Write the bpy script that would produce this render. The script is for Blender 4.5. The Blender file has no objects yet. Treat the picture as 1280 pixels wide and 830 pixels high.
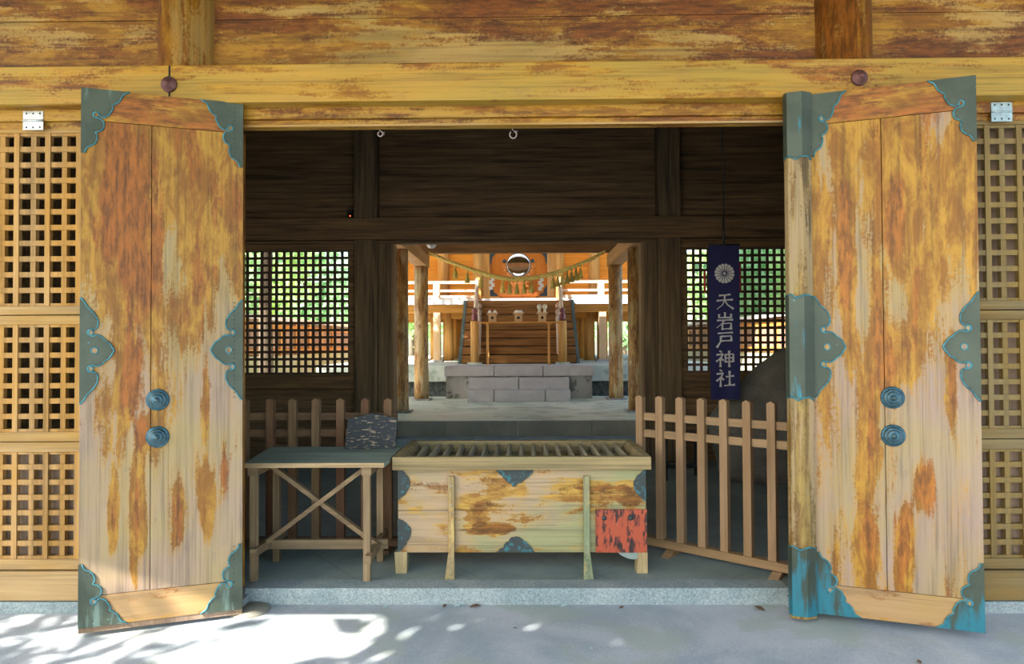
import bpy, bmesh, math, random
from mathutils import Vector, Matrix, noise
C = bpy.context.scene.collection
PI = math.pi
random.seed(7)

# ------------------------------------------------------------------ helpers
class MB:
    """collects geometry for ONE mesh object; coordinates in world unless local"""
    def __init__(s): s.v = []; s.f = []; s.m = []; s.sm = []
    def add(s, vs, fs, m=0, smooth=False):
        b = len(s.v); s.v += [Vector(v) for v in vs]
        for f in fs: s.f.append([b+i for i in f]); s.m.append(m); s.sm.append(smooth)
        return s
    def box(s, x0, x1, y0, y1, z0, z1, m=0, c=0.0):
        if x0 > x1: x0, x1 = x1, x0
        if y0 > y1: y0, y1 = y1, y0
        if z0 > z1: z0, z1 = z1, z0
        vs = [(x,y,z) for x in (x0,x1) for y in (y0,y1) for z in (z0,z1)]
        return s.add(vs, [(0,1,3,2),(4,6,7,5),(0,4,5,1),(2,3,7,6),(0,2,6,4),(1,5,7,3)], m)
    def beam(s, a, b, w, h, m=0, up=(0,0,1)):
        """square bar from a to b, w across, h along up"""
        a, b, up = Vector(a), Vector(b), Vector(up); d = (b-a).normalized()
        x = d.cross(up).normalized(); u = x.cross(d).normalized()
        vs = []
        for p in (a, b):
            for i, j in ((-1,-1),(1,-1),(1,1),(-1,1)): vs.append(p + x*i*w/2 + u*j*h/2)
        return s.add(vs, [(3,2,1,0),(4,5,6,7),(0,1,5,4),(1,2,6,5),(2,3,7,6),(3,0,4,7)], m)
    def lathe(s, org, prof, axis=(0,0,1), n=24, m=0, smooth=True, mats=None):
        """prof: list (r, t) along axis"""
        org, ax = Vector(org), Vector(axis).normalized()
        t = Vector((1,0,0)) if abs(ax.x) < .9 else Vector((0,1,0))
        u = ax.cross(t).normalized(); w = ax.cross(u)
        vs = []
        for r, h in prof:
            for k in range(n):
                a = 2*PI*k/n; vs.append(org + ax*h + (u*math.cos(a)+w*math.sin(a))*r)
        b = len(s.v); s.v += vs
        for i in range(len(prof)-1):
            for k in range(n):
                k2 = (k+1) % n
                s.f.append([b+i*n+k, b+i*n+k2, b+(i+1)*n+k2, b+(i+1)*n+k]); s.m.append(mats[i] if mats else m); s.sm.append(smooth)
        for i, rev in ((0, True), (len(prof)-1, False)):
            if prof[i][0] > 1e-5:
                f = [b+i*n+k for k in range(n)]
                s.f.append(f[::-1] if rev else f); s.m.append(m); s.sm.append(False)
        return s
    def cyl(s, a, b, r, r2=None, n=16, m=0):
        a, b = Vector(a), Vector(b)
        return s.lathe(a, [(r,0),(r if r2 is None else r2,(b-a).length)], b-a, n, m)
    def tube(s, pts, r, n=8, m=0, cap=True):
        pts = [Vector(p) for p in pts]; b = len(s.v); N = len(pts)
        rs = r if isinstance(r, (list, tuple)) else [r]*N
        ref = None
        for i, p in enumerate(pts):
            d = (pts[min(i+1,N-1)] - pts[max(i-1,0)]).normalized()
            if ref is None: ref = Vector((0,0,1)) if abs(d.z) < .9 else Vector((1,0,0))
            u = (ref - d*ref.dot(d)).normalized(); w = d.cross(u); ref = u
            for k in range(n):
                a = 2*PI*k/n; s.v.append(p + (u*math.cos(a)+w*math.sin(a))*rs[i])
        for i in range(N-1):
            for k in range(n):
                k2 = (k+1) % n
                s.f.append([b+i*n+k, b+i*n+k2, b+(i+1)*n+k2, b+(i+1)*n+k]); s.m.append(m); s.sm.append(True)
        if cap:
            s.f.append([b+k for k in range(n)][::-1]); s.m.append(m); s.sm.append(False)
            s.f.append([b+(N-1)*n+k for k in range(n)]); s.m.append(m); s.sm.append(False)
        return s
    def prism(s, poly, t0, t1, fn, m=0, mside=None):
        """poly 2-D outline; fn(u,v,t)->point; extruded t0..t1"""
        n = len(poly)
        vs = [fn(u,v,t0) for u,v in poly] + [fn(u,v,t1) for u,v in poly]
        s.add(vs, [list(range(n))[::-1], [n+i for i in range(n)]], m)
        b = len(s.v) - 2*n
        for i in range(n):
            j = (i+1) % n; s.f.append([b+i, b+j, b+n+j, b+n+i]); s.m.append(m if mside is None else mside); s.sm.append(False)
        return s

def finish_normals(me):
    bm = bmesh.new(); bm.from_mesh(me)
    bmesh.ops.recalc_face_normals(bm, faces=bm.faces)
    bm.to_mesh(me); bm.free()

def obj(name, mb, mats, parent=None, local=False, kind=None, label=None, bevel=0, fix=True):
    if not isinstance(mats, (list, tuple)): mats = [mats]
    off = Vector((0,0,0))
    if parent is not None and not local:
        p = parent
        while p is not None: off += p.location; p = p.parent
    me = bpy.data.meshes.new(name)
    me.from_pydata([tuple(v-off) for v in mb.v], [], mb.f)
    for m in mats: me.materials.append(m)
    me.polygons.foreach_set('material_index', mb.m)
    me.polygons.foreach_set('use_smooth', mb.sm)
    if fix: finish_normals(me)
    me.update()
    o = bpy.data.objects.new(name, me); C.objects.link(o)
    if parent: o.parent = parent
    if kind: o['kind'] = kind
    if label: o['label'] = label
    if bevel:
        b = o.modifiers.new('bevel', 'BEVEL'); b.width = bevel; b.segments = 2; b.limit_method = 'ANGLE'
    return o
def thing(name, label, cat, loc=(0,0,0), group=None, kind=None, rz=0):
    o = bpy.data.objects.new(name, None); C.objects.link(o)
    o.empty_display_size = .1
    o.location = loc; o.rotation_euler = (0,0,rz)
    tag(o, label, cat, group, kind); return o
def tag(o, label, cat, group=None, kind=None):
    if label: o['label'] = label
    if cat: o['category'] = cat
    if group: o['group'] = group
    if kind: o['kind'] = kind
    return o
def copy_tree(o, parent=None):
    c = o.copy(); C.objects.link(c)
    if parent: c.parent = parent
    for ch in list(o.children): copy_tree(ch, c)
    return c

# ------------------------------------------------------------------ materials
class NT:
    def __init__(s, name):
        s.mat = bpy.data.materials.new(name); s.mat.use_nodes = True
        s.t = s.mat.node_tree; s.n = s.t.nodes; s.l = s.t.links
        s.bsdf = s.n['Principled BSDF']
    def node(s, typ, **kw):
        n = s.n.new(typ)
        for k, v in kw.items(): setattr(n, k, v)
        return n
    def link(s, a, b): s.l.new(a, b)
    def setin(s, sock, v):
        if hasattr(v, 'is_output') or hasattr(v, 'links'): s.link(v, sock)
        else: sock.default_value = v
    def math(s, op, a, b=None, clamp=False):
        n = s.node('ShaderNodeMath', operation=op); n.use_clamp = clamp
        s.setin(n.inputs[0], a)
        if b is not None: s.setin(n.inputs[1], b)
        return n.outputs[0]
    def coord(s, which='Object'): return s.node('ShaderNodeTexCoord').outputs[which]
    def mapping(s, vec, scale=(1,1,1), loc=(0,0,0), rot=(0,0,0)):
        n = s.node('ShaderNodeMapping'); s.link(vec, n.inputs[0])
        n.inputs['Location'].default_value = loc; n.inputs['Scale'].default_value = scale; n.inputs['Rotation'].default_value = rot
        return n.outputs[0]
    def noise(s, vec, scale, detail=4, rough=.5, dist=0):
        n = s.node('ShaderNodeTexNoise'); s.link(vec, n.inputs['Vector'])
        n.inputs['Scale'].default_value = scale; n.inputs['Detail'].default_value = detail
        n.inputs['Roughness'].default_value = rough; n.inputs['Distortion'].default_value = dist
        return n.outputs[0]
    def ramp(s, fac, stops):
        n = s.node('ShaderNodeValToRGB'); s.link(fac, n.inputs[0]); cr = n.color_ramp
        while len(cr.elements) < len(stops): cr.elements.new(.5)
        for e, (p, c) in zip(cr.elements, stops): e.position = p; e.color = (*c, 1) if len(c) == 3 else c
        return n.outputs[0]
    def step(s, fac, lo, hi):
        n = s.node('ShaderNodeMapRange'); n.interpolation_type = 'SMOOTHSTEP'; s.link(fac, n.inputs[0])
        n.inputs[1].default_value = lo; n.inputs[2].default_value = hi
        return n.outputs[0]
    def mix(s, fac, a, b, mode='MIX'):
        n = s.node('ShaderNodeMix', data_type='RGBA', blend_type=mode)
        s.setin(n.inputs[0], fac)
        for sock, v in ((n.inputs[6], a), (n.inputs[7], b)):
            if isinstance(v, tuple): sock.default_value = (*v, 1) if len(v) == 3 else v
            else: s.link(v, sock)
        return n.outputs[2]
    def bump(s, h, strength=.3, dist=.01):
        n = s.node('ShaderNodeBump'); s.link(h, n.inputs['Height'])
        n.inputs['Strength'].default_value = strength; n.inputs['Distance'].default_value = dist
        s.link(n.outputs[0], s.bsdf.inputs['Normal'])
    def out(s, col, rough=.7, metal=0, spec=.3):
        s.setin(s.bsdf.inputs['Base Color'], (*col, 1) if isinstance(col, tuple) else col)
        s.setin(s.bsdf.inputs['Roughness'], rough)
        s.bsdf.inputs['Metallic'].default_value = metal
        s.bsdf.inputs['Specular IOR Level'].default_value = spec
        return s.mat

AX = {'X': 0, 'Y': 1, 'Z': 2}
def sc3(axis, along, across):
    v = [across]*3; v[AX[axis]] = along; return tuple(v)

def wood(name, axis, c0, c1, rough=.75, seed=0, contrast=.25, grain=70, var=.5):
    """plain wood, grain running along axis"""
    t = NT(name); co = t.coord()
    big = t.noise(t.mapping(co, sc3(axis, .7, 3), (seed, seed*.7, seed*.3)), 1.5, 4, .6)
    col = t.mix(t.step(big, .5-var*.35, .5+var*.35), c0, c1)
    g = t.noise(t.mapping(co, sc3(axis, 1.5, grain), (seed, 0, seed)), 1, 4, .65)
    g2 = t.noise(t.mapping(co, sc3(axis, .8, 14), (seed, 3, seed)), 1, 3, .5, .8)
    k = t.math('ADD', t.math('MULTIPLY', g, .6), t.math('MULTIPLY', g2, .6))
    v = t.ramp(k, [(.4, (1-contrast*1.6,)*3), (.75, (1+contrast*.4,)*3)])
    col = t.mix(1.0, col, v, 'MULTIPLY')
    t.bump(g, .25, .004)
    return t.out(col, rough)

def peel(name, axis, seed, pale=(.40,.26,.13), pale2=(.38,.27,.10), ochre=(.37,.17,.016), dark=(.19,.06,.006),
         t1=.52, t2=.60, blobs=(), grad=None, sa=1.1, sc=5.0, rough=.55, clean=()):
    """weathered varnished wood: pale bare wood, ochre varnish, dark red-brown thick varnish.
    blobs: (x, z, rx, rz, amount) patches of varnish that stayed; grad: (z0, z1, amount) more varnish towards z1"""
    t = NT(name); co = t.coord()
    m = t.mapping(co, sc3(axis, sa, sc), (seed*1.7, seed*2.3, seed*.9))
    A = t.noise(m, 1.0, 9, .62, .5)
    B = t.noise(t.mapping(co, sc3(axis, sa*1.2, sc*1.3), (seed*3.1+5, seed, seed*1.3+2)), 1.0, 9, .62, .4)
    streak = t.noise(t.mapping(co, sc3(axis, 2.2, 45), (seed, 2, 1)), 1.0, 3, .6)
    fine = t.noise(co, 55, 4, .7)
    st = t.math('ADD', t.math('MULTIPLY', t.math('SUBTRACT', streak, .5), .17), t.math('MULTIPLY', t.math('SUBTRACT', fine, .5), .20))
    sx = t.node('ShaderNodeSeparateXYZ'); t.link(co, sx.inputs[0])
    X, Z = sx.outputs[0], sx.outputs[2]
    ext = None
    if blobs:
        wob = t.noise(t.mapping(co, sc3(axis, 3, 9), (seed, 1, 4)), 1.0, 6, .65)
        wob = t.math('MULTIPLY', t.math('SUBTRACT', wob, .5), 1.1)
        for bx, bz, rx, rz, am in blobs:
            dx = t.math('DIVIDE', t.math('SUBTRACT', X, bx), rx); dz = t.math('DIVIDE', t.math('SUBTRACT', Z, bz), rz)
            d = t.math('SQRT', t.math('ADD', t.math('MULTIPLY', dx, dx), t.math('MULTIPLY', dz, dz)))
            d = t.math('ADD', d, wob)
            f = t.math('MULTIPLY', t.math('SUBTRACT', 1.15, d, True), am)
            ext = f if ext is None else t.math('ADD', ext, f)
    f1 = t.math('ADD', A, st); f2 = t.math('ADD', B, st)
    if ext is not None:
        f1 = t.math('ADD', f1, ext); f2 = t.math('ADD', f2, t.math('MULTIPLY', ext, .8))
    if grad:
        g = t.node('ShaderNodeMapRange'); t.link(Z, g.inputs[0])
        g.inputs[1].default_value = grad[0]; g.inputs[2].default_value = grad[1]; g.inputs[3].default_value = -grad[2]/2; g.inputs[4].default_value = grad[2]/2
        f1 = t.math('ADD', f1, g.outputs[0]); f2 = t.math('ADD', f2, t.math('MULTIPLY', g.outputs[0], .6))
    big = t.noise(co, 1.3, 3, .5)
    mot = t.noise(t.mapping(co, sc3(axis, 3.5, 11), (seed*2, 7, seed)), 1.0, 8, .68, .6)
    mot2 = t.noise(t.mapping(co, sc3(axis, 7, 30), (seed, 9, 3)), 1.0, 6, .7)
    base = t.mix(t.step(big, .4, .62), pale, pale2)
    grey = tuple(c*.66+.02 for c in pale)
    base = t.mix(t.math('MULTIPLY', t.step(mot, .53, .70), .6), base, grey)
    yel = (min(1, ochre[0]*1.18), ochre[1]*1.30, ochre[2]*1.6); brn = (ochre[0]*.66, ochre[1]*.56, ochre[2]*.6)
    oc = t.mix(t.step(mot, .38, .60), yel, brn)
    oc = t.mix(t.math('MULTIPLY', t.step(mot2, .50, .62), .55), oc, tuple(c*.8 for c in brn))
    c1 = t.mix(t.math('MULTIPLY', t.step(f1, t1-.10, t1-.01), .30), base, yel)
    c1 = t.mix(t.step(f1, t1-.02, t1+.03), c1, oc)
    dk = t.mix(t.step(mot2, .40, .62), tuple(min(1, c*1.35) for c in dark), tuple(c*.6 for c in dark))
    fd = t.math('ADD', f2, t.math('MULTIPLY', t.math('SUBTRACT', mot2, .5), .16))
    c2 = t.mix(t.math('MULTIPLY', t.step(fd, t2-.07, t2+.04), .95), c1, dk)
    g = t.noise(t.mapping(co, sc3(axis, 1.4, 75), (seed, 0, seed)), 1, 5, .7)
    g2 = t.noise(t.mapping(co, sc3(axis, .7, 16), (seed, 3, seed)), 1, 3, .5, 1.2)
    k = t.math('ADD', t.math('MULTIPLY', g, .6), t.math('MULTIPLY', g2, .4))
    v = t.ramp(k, [(.38, (.62,)*3), (.50, (.98,)*3), (.66, (1.12,)*3)])
    col = t.mix(1.0, c2, v, 'MULTIPLY')
    # knots
    vo = t.node('ShaderNodeTexVoronoi'); t.link(t.mapping(co, sc3(axis, 1.3, 2.6), (seed, seed, seed)), vo.inputs[0]); vo.inputs['Scale'].default_value = 1.3
    col = t.mix(t.math('MULTIPLY', t.math('SUBTRACT', 1, t.step(vo.outputs[0], .02, .05)), .6), col, (.06,.03,.012))
    t.bump(t.math('ADD', g, t.math('MULTIPLY', t.step(f1, t1-.05, t1+.05), .5)), .3, .004)
    return t.out(col, rough, 0, .35)

def plain(name, col, rough=.6, metal=0, spec=.4, ns=8, amt=.25, bump=0):
    t = NT(name); co = t.coord()
    n = t.noise(co, ns, 6, .6)
    v = t.ramp(n, [(.3, (1-amt,)*3), (.7, (1+amt*.4,)*3)])
    c = t.mix(1.0, col, v, 'MULTIPLY')
    if bump: t.bump(n, bump, .01)
    return t.out(c, rough, metal, spec)

def stone(name, c0, c1, speck=.2, ns=2.0, rough=.85, bump=.3, seams=None, stain=None, seed=0, fine=140):
    t = NT(name); co = t.mapping(t.coord(), (1,1,1), (seed, seed*.6, 0))
    a = t.noise(co, ns, 7, .62, .3)
    col = t.mix(t.step(a, .38, .64), c0, c1)
    f = t.noise(co, fine, 3, .8)
    v = t.ramp(f, [(.35, (1-speck,)*3), (.65, (1+speck,)*3)])
    col = t.mix(1.0, col, v, 'MULTIPLY')
    if stain:
        b = t.noise(co, stain[1], 6, .6)
        col = t.mix(t.math('MULTIPLY', t.step(b, .52, .62), stain[2]), col, stain[0])
    if seams:  # diagonal flagstone joints
        mp = t.mapping(co, (1,1,1), (0,0,0), (0,0,seams[0]))
        sx = t.node('ShaderNodeSeparateXYZ'); t.link(mp, sx.inputs[0])
        d = None
        for ax in (0, 1):
            fr = t.math('ABSOLUTE', t.math('SUBTRACT', t.math('FRACT', t.math('DIVIDE', sx.outputs[ax], seams[1])), .5))
            g = t.step(fr, .010/seams[1]*0+.488, .497)
            d = g if d is None else t.math('MAXIMUM', d, g)
        col = t.mix(t.math('MULTIPLY', d, .35), col, tuple(c*.3 for c in c0))
    t.bump(t.math('ADD', f, a), bump, .004)
    return t.out(col, rough, 0, .3)

M = {}
M['peel_h'] = peel('varnished_board_horizontal', 'X', 3, pale=(.34,.215,.065), pale2=(.27,.175,.045), ochre=(.26,.115,.009), dark=(.12,.034,.004), t1=.46, t2=.53, sa=.9, sc=4.0)
M['peel_beam'] = peel('varnished_beam', 'X', 8, pale=(.355,.20,.032), pale2=(.31,.195,.028), ochre=(.32,.15,.009), dark=(.20,.065,.006), t1=.53, t2=.615, sa=.8, sc=4.5)
M['peel_lintel'] = peel('varnished_lintel', 'X', 14, pale=(.35,.19,.028), pale2=(.32,.18,.03), ochre=(.31,.145,.009), dark=(.15,.05,.006), t1=.48, t2=.55, sa=.9, sc=7)
M['peel_pillar'] = peel('varnished_pillar', 'Z', 5, pale=(.33,.20,.06), pale2=(.30,.18,.04), ochre=(.28,.12,.009), dark=(.16,.05,.005), t1=.44, t2=.50, sa=.9, sc=4)
# door-local coordinates: x along the leaf from its inner edge, z up
M['door_left'] = peel('varnished_door_left', 'Z', 21, pale=(.27,.188,.13), pale2=(.275,.20,.09), ochre=(.28,.13,.012), dark=(.20,.062,.007), t1=.535, t2=.645, grad=(0.2,2.6,.22), sa=.9, sc=5.5,
    blobs=((.24,2.38,.20,.50,.26),(.30,1.85,.12,.45,.24),(.12,2.05,.08,.30,.16),(.66,2.25,.15,.40,.13),(.56,1.75,.05,.35,.14),(.16,.58,.035,.26,.32),(.28,.62,.05,.42,.28),(.48,.55,.07,.30,.26),(.63,.62,.05,.25,.26),(.72,.78,.035,.30,.26),(.62,1.15,.035,.28,.28),(.24,1.30,.07,.28,.26),(.30,1.02,.05,.12,.2),(.50,1.62,.05,.2,.12)))
M['door_right'] = peel('varnished_door_right', 'Z', 33, pale=(.27,.188,.14), pale2=(.28,.205,.10), ochre=(.31,.145,.012), dark=(.235,.08,.008), t1=.505, t2=.64, grad=(0.2,2.6,.12), sa=.8, sc=5.5,
    blobs=((.26,1.95,.05,.60,.34),(.52,2.15,.06,.30,.26),(.60,1.75,.04,.35,.26),(.45,1.40,.20,.22,.18),(.36,1.05,.07,.35,.24),(.62,.75,.06,.18,.34),(.33,.45,.08,.40,.28),(.52,.35,.06,.30,.30),(.75,1.25,.03,.3,.2)))
M['door_rail'] = peel('varnished_door_rail', 'X', 41, pale=(.33,.20,.09), pale2=(.32,.20,.075), ochre=(.30,.135,.012), dark=(.22,.07,.01), t1=.50, t2=.60, grad=(0,2.9,.25), sa=2, sc=7)
M['astragal'] = peel('varnished_astragal', 'Z', 51, pale=(.28,.19,.10), pale2=(.24,.17,.08), ochre=(.24,.145,.03), dark=(.10,.06,.018), t1=.52, t2=.60, sa=.9, sc=9)
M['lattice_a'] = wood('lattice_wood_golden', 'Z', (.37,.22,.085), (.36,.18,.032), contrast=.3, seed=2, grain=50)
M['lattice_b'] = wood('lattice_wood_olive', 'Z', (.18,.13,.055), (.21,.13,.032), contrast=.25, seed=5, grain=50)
M['back_a'] = wood('backing_board', 'Z', (.26,.18,.13), (.20,.13,.08), seed=6)
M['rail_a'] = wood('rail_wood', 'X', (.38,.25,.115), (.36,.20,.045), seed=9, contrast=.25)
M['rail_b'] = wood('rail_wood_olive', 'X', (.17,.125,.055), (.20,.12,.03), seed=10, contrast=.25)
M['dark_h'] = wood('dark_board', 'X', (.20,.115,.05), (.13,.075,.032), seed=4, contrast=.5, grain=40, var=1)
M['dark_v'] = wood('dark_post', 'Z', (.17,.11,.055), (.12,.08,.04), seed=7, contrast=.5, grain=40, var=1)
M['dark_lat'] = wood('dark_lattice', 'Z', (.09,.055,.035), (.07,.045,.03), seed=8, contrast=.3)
M['fence_wood'] = wood('fence_wood', 'Z', (.28,.175,.095), (.22,.13,.063), seed=11, contrast=.22, grain=60)
M['fence_rail'] = wood('fence_rail_wood', 'X', (.28,.18,.095), (.23,.14,.066), seed=12, contrast=.22)
M['fence_old'] = wood('old_fence_wood', 'Z', (.20,.125,.06), (.13,.055,.028), seed=13, contrast=.3)
M['fence_old_rail'] = wood('old_fence_rail', 'X', (.17,.105,.05), (.11,.06,.03), seed=14, contrast=.3)
M['table_wood'] = wood('table_leg_wood', 'Z', (.26,.18,.10), (.20,.135,.07), seed=15, contrast=.3)
M['table_wood_x'] = wood('table_bar_wood', 'X', (.25,.175,.095), (.20,.13,.07), seed=16, contrast=.3)
M['table_top'] = wood('table_top_wood', 'X', (.33,.38,.32), (.21,.25,.20), seed=17, contrast=.35, var=.8)
M['table_edge'] = wood('table_edge_wood', 'X', (.40,.28,.15), (.33,.23,.12), seed=18, contrast=.3)
M['box_lip'] = wood('box_lip_wood', 'X', (.34,.235,.11), (.27,.215,.105), seed=19, contrast=.35, var=.9)
M['box_slat'] = wood('box_slat_wood', 'Y', (.40,.33,.22), (.32,.28,.18), seed=20, contrast=.3)
M['box_leg'] = wood('box_leg_wood', 'Z', (.42,.30,.15), (.36,.28,.14), seed=22, contrast=.3)
M['stay_a'] = peel('stay_wood', 'Z', 23, pale=(.27,.20,.10), pale2=(.21,.19,.09), ochre=(.42,.27,.08), dark=(.22,.14,.05), t1=.55, t2=.62, sa=2, sc=9)
M['stay_b'] = peel('green_stay_wood', 'Z', 27, pale=(.24,.21,.11), pale2=(.17,.20,.11), ochre=(.42,.33,.12), dark=(.15,.12,.07), t1=.58, t2=.63, sa=2, sc=9)
M['box_front'] = peel('varnished_box', 'X', 61, pale=(.36,.25,.15), pale2=(.26,.25,.12), ochre=(.38,.20,.03), dark=(.17,.065,.008), t1=.56, t2=.665, sa=2.0, sc=7, rough=.6,
    blobs=((.03,.40,.28,.13,.0),(-.30,.44,.20,.06,.24),(-.28,.33,.09,.10,.30),(-.16,.275,.14,.05,.34),(.42,.52,.26,.10,.25),(.70,.50,.10,.12,.22),(-.55,.48,.12,.08,.10),(-.15,.54,.12,.06,.16),(0.01,.40,.04,.30,.06)))
M['stone_in'] = stone('dark_floor_stone', (.165,.21,.20), (.235,.28,.255), .10, 1.6, .5, .15, seams=(.9,.62))
M['concrete'] = stone('outer_concrete', (.28,.32,.345), (.39,.41,.43), .16, 1.6, .9, .3, stain=((.30,.34,.28), 1.5, .6), seed=3)
M['granite'] = stone('curb_granite', (.20,.25,.26), (.27,.31,.31), .32, 3, .85, .4, fine=90)
M['terrace'] = stone('terrace_concrete', (.50,.54,.43), (.66,.69,.56), .08, 1.2, .42, .2, stain=((.24,.28,.22), 2.2, .6), seed=4)
M['step_dark'] = stone('dark_step_stone', (.20,.19,.15), (.26,.24,.19), .12, 2, .8)
M['step_stone'] = stone('pale_step_stone', (.40,.37,.36), (.46,.43,.42), .12, 4, .8)
M['step_side'] = stone('stained_step_stone', (.38,.36,.34), (.34,.32,.30), .12, 3, .8, stain=((.10,.12,.09), 5, .8))
M['podium'] = stone('podium_concrete', (.42,.48,.43), (.55,.58,.52), .1, 2, .85, stain=((.20,.27,.21), 3, .6))
M['podium_dark'] = stone('podium_rubble', (.05,.06,.06), (.12,.13,.12), .3, 14, .9)
M['gravel'] = stone('pale_gravel', (.60,.58,.52), (.72,.69,.62), .25, 3, .95, fine=60)
M['orange_v'] = wood('shrine_column_wood', 'Z', (.62,.28,.06), (.70,.40,.14), seed=30, contrast=.25, var=.7)
M['orange_h'] = wood('shrine_beam_wood', 'X', (.66,.32,.08), (.60,.26,.05), seed=31, contrast=.2)
M['orange_y'] = wood('side_beam_wood', 'Y', (.48,.28,.13), (.42,.22,.09), seed=36, contrast=.2)
M['orange_wall'] = wood('shrine_wall_wood', 'X', (.80,.30,.03), (.72,.24,.02), seed=32, contrast=.2)
M['post_sunlit'] = wood('sunlit_post_wood', 'Z', (.70,.50,.30), (.66,.42,.22), seed=33, contrast=.12)  # paleness of the sunlit posts is part of this colour
M['rail_sunlit'] = wood('sunlit_rail_wood', 'X', (.72,.55,.42), (.66,.48,.34), seed=34, contrast=.12)  # whiteness of the sunlit railing put into the wood colour
M['stair_wood'] = wood('stair_wood', 'X', (.26,.11,.03), (.33,.155,.045), seed=35, contrast=.4, var=.8)
M['col_mottled'] = peel('mottled_column', 'Z', 71, pale=(.52,.38,.22), pale2=(.46,.36,.16), ochre=(.46,.25,.07), dark=(.25,.12,.04), t1=.50, t2=.56, sa=1.6, sc=6)
M['beam_brown'] = wood('cross_beam_wood', 'X', (.24,.13,.05), (.18,.09,.035), seed=37, contrast=.3)
M['door_orange'] = wood('shrine_door_wood', 'Z', (.66,.20,.02), (.56,.16,.015), seed=38, contrast=.2)
M['carved'] = plain('carved_orange_wood', (.62,.22,.04), .45, 0, .5, 20, .4)
M['black_metal'] = plain('black_fitting', (.05,.065,.07), .5, .3)
M['white_paint'] = plain('white_end_paint', (.80,.80,.82), .7, ns=3, amt=.08)
M['white'] = plain('white_paper', (.85,.85,.85), .8, ns=6, amt=.04)
M['sanbo'] = wood('offering_stand_wood', 'Z', (.62,.40,.22), (.56,.34,.17), seed=39, contrast=.1)
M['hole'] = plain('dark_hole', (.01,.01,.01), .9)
M['purple'] = plain('purple_cap_metal', (.20,.065,.07), .4, .3)
M['step_cap'] = plain('step_end_plate', (.10,.14,.14), .5, .4)
M['rope'] = plain('golden_straw_rope', (.80,.62,.18), .6, ns=40, amt=.4)
M['tassel'] = wood('straw_tassel', 'Z', (.72,.56,.16), (.56,.42,.10), seed=40, contrast=.5, grain=160)
t = NT('mirror_metal'); M['mirror'] = t.out((.85,.87,.9), .03, 1.0)
M['chrome'] = plain('bright_metal', (.20,.17,.13), .5, .8)
M['hinge'] = plain('zinc_hinge', (.50,.53,.54), .45, .6, ns=30, amt=.3)
M['hinge_b'] = plain('blue_grey_hinge', (.33,.42,.45), .5, .5, ns=30, amt=.3)
M['nail'] = plain('nail_head', (.45,.46,.45), .4, .8)
M['bolt'] = plain('rusty_purple_iron', (.15,.065,.06), .55, .4, ns=30, amt=.5)
M['black_plastic'] = plain('black_plastic', (.012,.012,.014), .4)
t = NT('orange_led'); t.bsdf.inputs['Emission Color'].default_value = (1,.12,.02,1); t.bsdf.inputs['Emission Strength'].default_value = 3; M['led'] = t.out((.6,.1,.02), .5)
M['leaf_litter'] = plain('dry_leaf', (.14,.08,.045), .8, ns=40, amt=.5)
M['leaf_green'] = plain('pale_fallen_leaf', (.36,.48,.46), .8, ns=40, amt=.3)
M['wire'] = plain('rusty_wire', (.30,.24,.22), .6, .3)
M['red_string'] = plain('red_cord', (.45,.03,.03), .7)
M['boulder'] = stone('boulder_stone', (.085,.075,.062), (.13,.115,.095), .2, 2.5, .9, .5, fine=50)
def fitting_mat(name, verd, blue=.3, seed=0):
    t = NT(name); co = t.mapping(t.coord(), (1,1,1), (seed, 0, seed))
    a = t.noise(co, 3, 7, .65); b = t.noise(co, 22, 6, .7); c = t.noise(t.mapping(co, (6,6,1)), 3, 5, .6)
    col = t.mix(t.step(a, .4, .65), (.035,.048,.034), (.055,.070,.050))
    if blue:
        sx = t.node('ShaderNodeSeparateXYZ'); t.link(t.coord(), sx.inputs[0])
        g = t.node('ShaderNodeMapRange'); t.link(sx.outputs[2], g.inputs[0])
        g.inputs[1].default_value = .42; g.inputs[2].default_value = -.05; g.inputs[3].default_value = 0; g.inputs[4].default_value = blue
        col = t.mix(t.step(t.math('ADD', c, g.outputs[0]), .62, .8), col, verd)
    col = t.mix(t.step(b, .66, .72), col, (.12,.34,.38))
    t.bump(b, .15, .003)
    return t.out(col, .5, .35, .5)
M['fit_l'] = fitting_mat('door_fitting_bronze', (.10,.15,.13), .16)
M['fit_r'] = fitting_mat('door_fitting_verdigris', (.02,.15,.20), .34, 4)
M['rim'] = plain('verdigris_rim', (.05,.20,.24), .55, .3, ns=30, amt=.6)
M['knob'] = plain('verdigris_knob', (.06,.11,.13), .42, .5, ns=25, amt=.6)
M['knob_b'] = plain('verdigris_knob_rim', (.04,.12,.17), .5, .4, ns=40, amt=.6)
t = NT('box_fitting_corroded'); co = t.coord(); a = t.noise(co, 30, 7, .7); b = t.noise(co, 9, 4, .6)
col = t.mix(t.step(t.math('ADD', t.math('MULTIPLY', a, .7), t.math('MULTIPLY', b, .3)), .51, .60), (.045,.055,.055), (.04,.16,.19)); t.bump(a, .6, .006); M['box_fit'] = t.out(col, .6, .3)
t = NT('red_lacquer_worn'); co = t.coord(); a = t.noise(t.mapping(co, (9,9,3)), 3, 8, .7)
col = t.mix(t.step(a, .43, .52), (.03,.018,.018), (.36,.07,.032)); col = t.mix(t.step(t.noise(co, 30, 6, .7), .62, .68), col, (.36,.16,.11)); t.bump(a, .6, .006); M['red'] = t.out(col, .55)
t = NT('black_plaque_worn'); co = t.coord(); a = t.noise(t.mapping(co, (9,9,45)), 2.2, 5, .6)
col = t.mix(t.step(a, .56, .62), (.018,.023,.028), (.28,.21,.14)); M['plaque'] = t.out(col, .6)
t = NT('navy_cloth'); co = t.coord(); n = t.noise(co, 5, 3)
M['navy'] = t.out(t.mix(n, (.012,.012,.05), (.018,.018,.085)), .8)
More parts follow.
